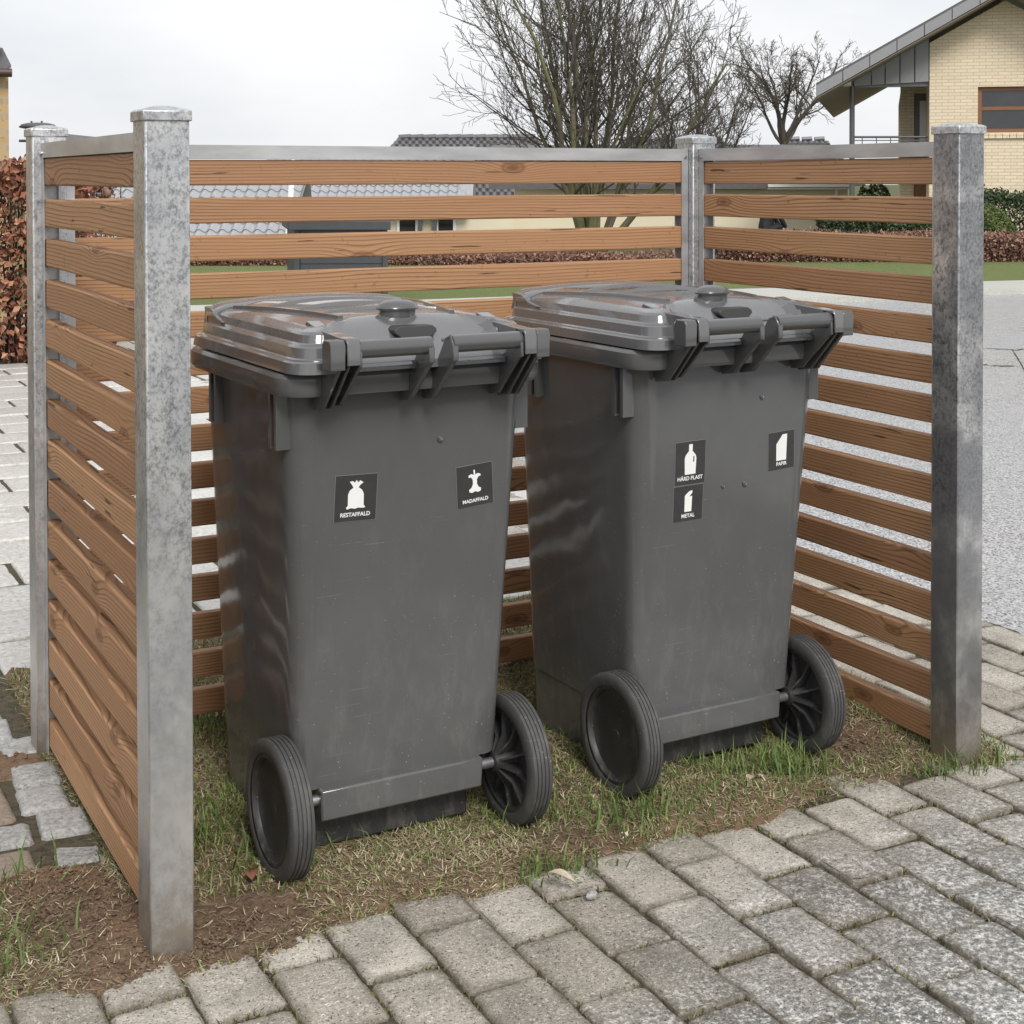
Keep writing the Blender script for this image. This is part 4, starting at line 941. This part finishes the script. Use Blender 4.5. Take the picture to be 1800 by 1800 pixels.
q = MB(); q.box(X(1345),X(1492),-.35,.0,Z(333),Z(330)); q.box(X(1345),X(1492),-.42,-.35,Z(329),Z(324)); q.build('gutter', M['white'], ch_)
q = MB(); q.tube([(X(1468),-.30,Z(325)),(X(1468),-.1,Z(345)),(X(1468),-.1,-2.4)], .04, 8); q.build('downpipe', M['white'], ch_)
q = MB(); q.prism([(X(860),Z(332)),(X(1496),Z(332)),(X(1496),Z(323)),(X(860),Z(323))], lambda u,v,k: (u, -.34+(3.5 if k else 0), v+(1.0 if k else 0))); q.build('roof', M['tiledark'], ch_)
# dark tiled roofs rising over the top rail
def ridge_house(px0, px1, pyr, D, label, rows=16, hipL=24, hipR=30, lean=0):
    o, X, Z = frame('dark_roofed_house', (px0+px1)/2, D, label, 'house'); zr = cf((px0+px1)/2, pyr, D)[1]; zeave = zr-1.9
    x0, x1 = X(px0), X(px1); q = MB(); q.box(x0+.4,x1-.4,1.0,7,-2.5,zeave); q.build('wall', M['render'], o)
    q = MB(); hl, hr = X(px0+hipL)-x0, x1-X(px1-hipR)
    q.add([(x0-hl*2.2,0,zeave),(x1+hr*2.2,0,zeave),(x1-hr,4,zr),(x0+hl,4,zr),(x0-hl*2.2,8,zeave),(x1+hr*2.2,8,zeave)], [(0,1,2,3),(3,2,5,4),(0,3,4),(1,5,2)]); rf = q.build('roof', M['tiledark'], o)
    tl = MB(); 
    for r_ in range(rows):
        t = r_/rows; y = 4*t-.03; z = zeave+(zr-zeave)*t; a = (x0-hl*2.2)+(hl*3.2)*t; b = (x1+hr*2.2)-(hr*3.2)*t; n = int((b-a)/.22)
        for c_ in range(n):
            x = a+(b-a)*(c_+.5)/n; tl.add([(x-.10,y,z+.01),(x-.03,y-.02,z+.085),(x+.06,y-.02,z+.065),(x+.11,y,z+.01),(x-.10,y+.27,z+.135),(x-.03,y+.25,z+.20),(x+.06,y+.25,z+.19),(x+.11,y+.27,z+.135)], [(0,1,5,4),(1,2,6,5),(2,3,7,6),(0,3,2,1)])
    tag(tl.build('roof_tiles', M['tiledark'], rf), kind='stuff')
    q = MB(); nn = int((x1-hr-x0-hl)/.4)
    for k in range(nn):
        xa_ = x0+hl+(x1-hr-x0-hl)*k/nn; q.tube([(xa_,4,zr+.06),(xa_+.42,4,zr+.085)], .10, 8)
    q.build('ridge_tiles', M['tiledark'], rf); return o
ridge_house(660, 975, 239, 46.0, 'dark tiled roof left of the large bare tree above the top rail')
ridge_house(1085, 1325, 243, 52.0, 'dark tiled roof right of the large bare tree behind the back corner post')
ridge_house(1395, 1500, 243, 60.0, 'small far dark roof between the round-crowned tree and the gabled house', rows=10, hipL=25, hipR=10)
# dark storage shed on the lawn
sh, X, Z = frame('storage_shed', 583, 15.6, 'dark grey wooden storage box with overhanging flat lid on the lawn behind the back panel', 'shed')
zl_ = cf(583,404,15.6)[1]; zt_ = cf(583,388,15.6)[1]; a, b = X(518), X(681); dx = X(487)-X(518)
q = MB(); q.prism([(a,.04),(b,.04),(b,zl_),(a,zl_)], lambda u,v,k: (u+(dx if k else 0), (.75 if k else 0.012), v)); q.build('box', M['greydark'], sh)
for k in range(4):
    q = MB(); z0 = .06+(zl_-.06)*k/4+.004; z1 = .06+(zl_-.06)*(k+1)/4-.004; q.prism([(a+.06,z0),(b-.06,z0),(b-.06,z1),(a+.06,z1)], lambda u,v,kk: (u, .011 if kk else -.004, v)); q.build('board', M['greydark'], sh)
for x_ in (a,b-.05): q = MB(); q.box(x_,x_+.05,-.018,.011,.04,zl_-.002); q.build('corner_trim', M['greydark'], sh)
for k in range(4):
    q = MB(); z0 = .06+(zl_-.06)*k/4+.004; z1 = .06+(zl_-.06)*(k+1)/4-.004; q.add([(a-.003,.03,z0),(a-.003,.03,z1),(a+dx-.006,.74,z1),(a+dx-.006,.74,z0)], [(0,1,2,3)]); q.build('side_board', M['greydark'], sh)
q = MB(); q.prism([(a-.06,zl_),(b+.04,zl_),(b+.04,zt_),(a-.06,zt_)], lambda u,v,k: (u+(dx*1.1 if k else 0), (.82 if k else -.07), v+(.02 if k else 0))); q.build('flat_roof', M['greydark'], sh, bevel=.006)

# ------------------------------------------------------------------ gardener, crouching beyond the lawn
def person():
    D = 27.0; x = cf(1352, 400, D)[0]; p = rt*x + DV*D
    o = empty('person', (p.x,p.y,0.0), -YAW+R(8)); tag(o, 'crouching person in dark clothing bent forward, seen through the right panel', 'person')
    def skin(name, verts, edges, rad, mat, lv=2):
        me = bpy.data.meshes.new(name); me.from_pydata(verts, edges, []); me.materials.append(mat); ob = link(name, me, o)
        m = ob.modifiers.new('skin','SKIN'); sv = me.skin_vertices[0].data
        for i, r in enumerate(rad): sv[i].radius = r if hasattr(r,'__len__') else (r,r)
        sv[0].use_root = True; m.use_smooth_shade = True
        s = ob.modifiers.new('sub','SUBSURF'); s.levels = s.render_levels = lv; return ob
    # one continuous clothed body: pelvis, spine, neck, head core, arms to wrists, legs to feet
    V = [(-.10,0,.34),(-.06,0,.50),(0.0,0,.66),(.07,0,.78),(.13,0,.80),
         (.06,-.17,.76),(.16,-.20,.56),(.27,-.14,.40),
         (.06,.17,.76),(.16,.20,.56),(.27,.14,.40),
         (-.08,-.10,.32),(.20,-.13,.46),(.02,-.12,.12),(.10,-.12,.045),(.19,-.12,.035),
         (-.08,.10,.32),(.20,.13,.46),(.02,.12,.12),(.10,.12,.045),(.19,.12,.035)]
    E = [(0,1),(1,2),(2,3),(3,4),(3,5),(5,6),(6,7),(3,8),(8,9),(9,10),(0,11),(11,12),(12,13),(13,14),(14,15),(0,16),(16,17),(17,18),(18,19),(19,20)]
    Rr = [.15,.14,.15,.12,.055,.065,.050,.036,.065,.050,.036,.10,.072,.05,.045,.035,.10,.072,.05,.045,.035]
    skin('body', V, E, Rr, M['cloth'])
    hd = skin('head', [(.13,0,.80),(.19,0,.775),(.245,0,.73),(.275,0,.70)], [(0,1),(1,2),(2,3)], [.05,.078,.085,.055], M['skin'])
    q = MB()
    for k in range(8):
        a = k/7*math.pi; q.tube([(.17+.05*math.cos(a)*.3,.085*math.cos(a),.83),(.25,.09*math.cos(a),.80),(.31,.07*math.cos(a),.735),(.315,.05*math.cos(a),.67)], [.03,.045,.04,.018], 6)
    q.build('hair', M['hair'], o, smooth=80)
    q = MB(); q.tube([(.262,0,.690),(.250,0,.668)], [.014,.010], 6); q.build('nose', M['skin'], o)
    for s in (-1,1):
        q = MB(); q.tube([(.252,s*.032,.712),(.258,s*.034,.700)], .008, 6); q.build('eye', M['hair'], o)
        q = MB(); q.tube([(.19,s*.084,.765),(.20,s*.094,.745)], [.022,.014], 6); q.build('ear', M['skin'], o)
        hv = [(.27,s*.14,.40),(.31,s*.13,.355),(.335,s*.12,.315)]; he = [(0,1),(1,2)]; hr = [.030,.036,.022]
        for f in range(4):
            b_ = len(hv); hv += [(.345+.006*f,s*(.10+.016*f),.29),(.350+.006*f,s*(.10+.016*f),.255-.008*(1.5-abs(f-1.5)))]; he += [(2,b_),(b_,b_+1)]; hr += [.009,.007]
        b_ = len(hv); hv += [(.325,s*.085,.325),(.335,s*.07,.295)]; he += [(1,b_),(b_,b_+1)]; hr += [.010,.008]
        skin('hand', hv, he, hr, M['skin'], 1)
person()

# ------------------------------------------------------------------ grass, moss, crumbs, leaves
def density(x, y):
    n = .5+.25*math.sin(4.1*x+1.3*y)+.25*math.sin(2.2*x-5.7*y+1.0)
    d = .62+.45*n
    def bare(cx, cy, rx, ry, k=1.0): return k*math.exp(-(((x-cx)/rx)**2+((y-cy)/ry)**2))
    d -= bare(.72,2.52,.16,.15,1.2)+bare(1.46,2.52,.13,.10,.95)+bare(2.25,2.66,.14,.09,.95)+bare(.54,2.68,.10,.18,1.0)+bare(2.28,2.45,.12,.05,.8)+bare(.86,2.50,.12,.10,.6)
    if x < .60: d *= max(0, min(1, (.56-x)/.14+.25))*1.3; d *= 1.0 if y < 2.76 else 0.15
    e = 2.41 + (0.05 if x > 1.4 else 0) + .025*math.sin(7*x); 
    if y < e: d *= max(0, 1-(e-y)/.04)
    return max(0, d)
def make_grass():
    n = 230000; x = rng.uniform(-.45,2.56,n); y = rng.uniform(2.36,4.08,n)
    dd = np.array([density(a,b) for a,b in zip(x,y)])
    out = (x < .62) & (y > 2.80); keep = (rng.uniform(0,1,n) < dd*np.where(y>3.56,.75,1.0)) & ~out; x, y, dd = x[keep], y[keep], dd[keep]; n = len(x)
    z = np.array([plot_h(a,b) for a,b in zip(x,y)]) - .004
    nse = .5+.5*np.sin(6.3*x+2.2*np.sin(5*y))*np.sin(7.1*y+1.7*np.sin(4*x)); green = rng.uniform(0,1,n) < (.16+.46*nse+.16*(x>1.35)+.10*(y>2.75))*np.where((y<2.52)&(x<1.5),.55,1.0)
    C = np.where(green[:,None], pick([(.13,.185,.045),(.185,.24,.065),(.10,.15,.04),(.24,.28,.10)],n,.3), pick([(.58,.50,.32),(.50,.41,.25),(.68,.61,.45),(.38,.30,.18),(.42,.40,.20)],n,.3))
    H = np.where(green, rng.uniform(.010,.032,n)*(1+.5*(nse>.8)), rng.uniform(.012,.036,n)); W = np.where(green, rng.uniform(.0018,.0036,n), rng.uniform(.0013,.0028,n))
    lean = np.where(green, rng.uniform(.1,1.2,n), rng.uniform(.9,1.56,n)); curl = rng.uniform(.1,.8,n)*np.where(green,1,.5)
    V,Fc,Cc = blades(np.stack([x,y,z],1), H, W, rng.uniform(0,6.283,n), lean, curl, C)
    tag(colored('grass', V, Fc, Cc, M['blade']), 'short patchy winter grass with straw round the bins', 'grass', kind='stuff')
    n = 70000; x = rng.uniform(-.45,2.50,n); y = rng.uniform(2.37,3.60,n); ok = ~((x < .62) & (y > 2.80)); x, y = x[ok], y[ok]; n = len(x)
    kp = rng.uniform(0,1,n) < np.array([.25+.75*min(1,density(a,b)) for a,b in zip(x,y)]); x, y = x[kp], y[kp]; n = len(x)
    z = np.array([plot_h(a,b) for a,b in zip(x,y)]) + rng.uniform(0,.006,n)
    V,Fc,Cc = blades(np.stack([x,y,z],1), rng.uniform(.008,.030,n), rng.uniform(.001,.0022,n), rng.uniform(0,6.283,n), rng.uniform(1.25,1.7,n), rng.uniform(-.3,.3,n), pick([(.50,.42,.28),(.38,.29,.18),(.62,.55,.40),(.24,.17,.10),(.30,.24,.14)],n,.3))
    tag(colored('thatch', V, Fc, Cc, M['blade']), 'flat dead grass stalks matted over the soil', 'grass', kind='stuff')
    # tufts hugging the paving edge and post feet
    P = []
    for cx, cy, k, s in ((2.35,2.45,60,.035),(2.42,2.43,40,.03),(1.40,2.41,55,.04),(1.33,2.43,40,.03),(2.04,2.60,140,.06),(.30,2.70,80,.08),(.12,2.60,140,.12),(.40,2.56,50,.05),(1.62,2.56,160,.09),(2.12,2.86,120,.10),(.95,2.72,120,.09),(.42,2.80,40,.06)):
        P += [(cx+random.gauss(0,s), cy+random.gauss(0,s*.6)) for _ in range(k)]
    P = np.array(P); n = len(P); z = np.array([plot_h(a,b) for a,b in P])-.002
    V,Fc,Cc = blades(np.column_stack([P,z]), rng.uniform(.035,.085,n), rng.uniform(.0025,.0045,n), rng.uniform(0,6.283,n), rng.uniform(.1,.8,n), rng.uniform(.2,.9,n), pick([(.09,.15,.035),(.13,.19,.05),(.16,.21,.07)],n,.3))
    tag(colored('grass_tufts', V, Fc, Cc, M['blade']), 'longer green grass tufts at the plot edge', 'grass', kind='stuff')
make_grass()
def make_moss():
    P = []; N_ = 0
    for i in range(-3,15):
        xj = .775+PW*i
        for _ in range(150):
            y = random.uniform(1.5,2.45); s = math.sin(9*y+3*i)+math.sin(4*y-7*i)
            if s > .1: P.append((xj+random.gauss(0,.003), y))
        for k in range(-6,3):
            yj = 2.34+PL*k-(0.5*PL if i % 2 else 0)
            if random.random() < .75:
                for _ in range(34): P.append((xj+random.uniform(0,PW), yj+random.gauss(0,.003)))
    P = np.array(P); n = len(P)
    V,Fc,Cc = blades(np.column_stack([P,np.full(n,-.008)]), rng.uniform(.006,.017,n), rng.uniform(.002,.004,n), rng.uniform(0,6.283,n), rng.uniform(.1,1.2,n), rng.uniform(.1,.8,n), pick([(.11,.11,.028),(.16,.15,.04),(.09,.075,.035),(.24,.20,.12)],n,.3))
    tag(colored('joint_moss', V, Fc, Cc, M['blade']), 'moss and dry bits in the paving joints', 'moss', kind='stuff')
make_moss()
def crumbs():
    V = []; Fc = []; k = 0
    def put(n, fx, fy, s0, s1):
        nonlocal k
        for _ in range(n):
            x, y = fx(), fy(); 
            z = plot_h(x,y)+.002; s = random.uniform(s0,s1)*random.random()**.6
            vs_ = [Vector((random.gauss(0,1),random.gauss(0,1),random.gauss(0,1))).normalized()*s for _ in range(6)]
            base = [(s,0,0),(0,s,0),(-s,0,0),(0,-s,0),(0,0,s*.8),(0,0,-s*.8)]
            V.extend([(x+b[0]+v.x*.35,y+b[1]+v.y*.35,z+b[2]+v.z*.35) for b,v in zip(base,vs_)])
            Fc.extend([tuple(k+i for i in f) for f in ((0,1,4),(1,2,4),(2,3,4),(3,0,4),(1,0,5),(2,1,5),(3,2,5),(0,3,5))]); k += 6
    G = random.gauss
    put(2600, lambda: G(.50,.08), lambda: G(2.68,.13), .002,.007); put(900, lambda: G(.76,.07), lambda: G(2.47,.04), .002,.006); put(700, lambda: G(.60,.07), lambda: G(2.43,.035), .002,.007)
    put(500, lambda: G(.47,.05), lambda: G(3.55,.07), .003,.012); put(500, lambda: G(1.45,.09), lambda: G(2.47,.05), .002,.005); put(400, lambda: G(2.3,.06), lambda: G(2.63,.05), .002,.006); put(500, lambda: random.uniform(.7,2.4), lambda: G(2.44,.03), .0015,.005)
    me = bpy.data.meshes.new('soil_crumbs'); me.from_pydata(V, [], Fc); me.materials.append(M['soil']); tag(link('soil_crumbs', me), 'loose crumbs of brown soil round the post feet', 'soil', kind='stuff')
crumbs()
def leaf(name, label, px, py, ln, wd, rz, col, group=None, z=.012, curl=.25):
    p = gnd(px, py, z); mb = MB(); n = 9; top = []
    prof = [max(.03,math.sin(math.pi*(i/(n-1))**.85)) for i in range(n)]
    vs_ = []
    for i in range(n):
        u = (i/(n-1)-.5)*ln; w_ = prof[i]*wd/2; zz = .010*math.sin(3*i/(n-1)+.5)*curl*4
        vs_ += [(u,-w_,zz+w_*curl),(u,0,zz),(u,w_,zz+w_*curl)]
    base = [(x,y,z_-.0008) for x,y,z_ in vs_]; m = len(vs_); fs = []
    for i in range(n-1):
        for j in range(2):
            a = i*3+j; fs += [(a,a+1,a+4,a+3),(a+m,a+3+m,a+4+m,a+1+m)]
    mb.add(vs_+base, fs); g = plain(name+'_surface', col, .7, var=.25, sc=120); o = mb.build(name, g, smooth=60)
    o.location = (p.x,p.y,z); o.rotation_euler = (random.uniform(-.2,.2),random.uniform(-.15,.15),rz); tag(o, label, 'leaf', group)
    st = MB(); st.tube([(ln*.48,0,.002),(ln*.62,.004,.004),(ln*.74,-.003,.001)], .0011, 5); st.build('leaf_stalk', g, o); return o
leaf('fallen_leaf', 'large pale buff fallen leaf with stalk lying at the grass edge', 985, 1545, .062, .030, -.9, (.55,.47,.36), z=.022)
leaf('fallen_leaf', 'short pale fallen leaf in the grass near the right wheels', 1325, 1372, .040, .026, .3, (.52,.40,.31), z=.020)
leaf('fallen_leaf', 'rust brown curled leaf beside the front left wheel', 445, 1538, .045, .026, 1.2, (.20,.085,.05), z=.018)
GRP = 'small dry leaf scraps in the grass'
for px, py, a, lb in ((1045,1405,.8,'small pale leaf scrap in the grass just below the left wheel of the right bin'),(712,1535,.3,'small leaf scrap in the grass below the middle of the left bin'),(1100,1470,1.5,'small leaf scrap at the grass edge left of the right bin'),
    (385,1262,.4,'small dry leaf in the grass between the front left post and the left bin'),(860,1470,2.4,'small leaf scrap on bare earth by the right wheel of the left bin'),(600,1500,.9,'small leaf scrap in the straw right of the left bin front wheel')):
    leaf('leaf_scrap', lb, px, py, random.uniform(.016,.026), random.uniform(.009,.014), a, random.choice([(.50,.42,.30),(.40,.28,.18),(.48,.36,.26)]), GRP, z=.020)
p = gnd(1040,1572,.006); q = MB()
q.loft([[(r*math.cos(2*math.pi*i/9)*(1+.2*math.sin(3*i)), r*.7*math.sin(2*math.pi*i/9), z) for i in range(9)] for r,z in ((.010,0),(.0125,.005),(.010,.010),(.004,.012))]); o = q.build('pebble', M['sett'], smooth=50, loc=(p.x,p.y,.0)); tag(o, 'small dark grey stone at the paving edge by the pale leaf', 'stone')
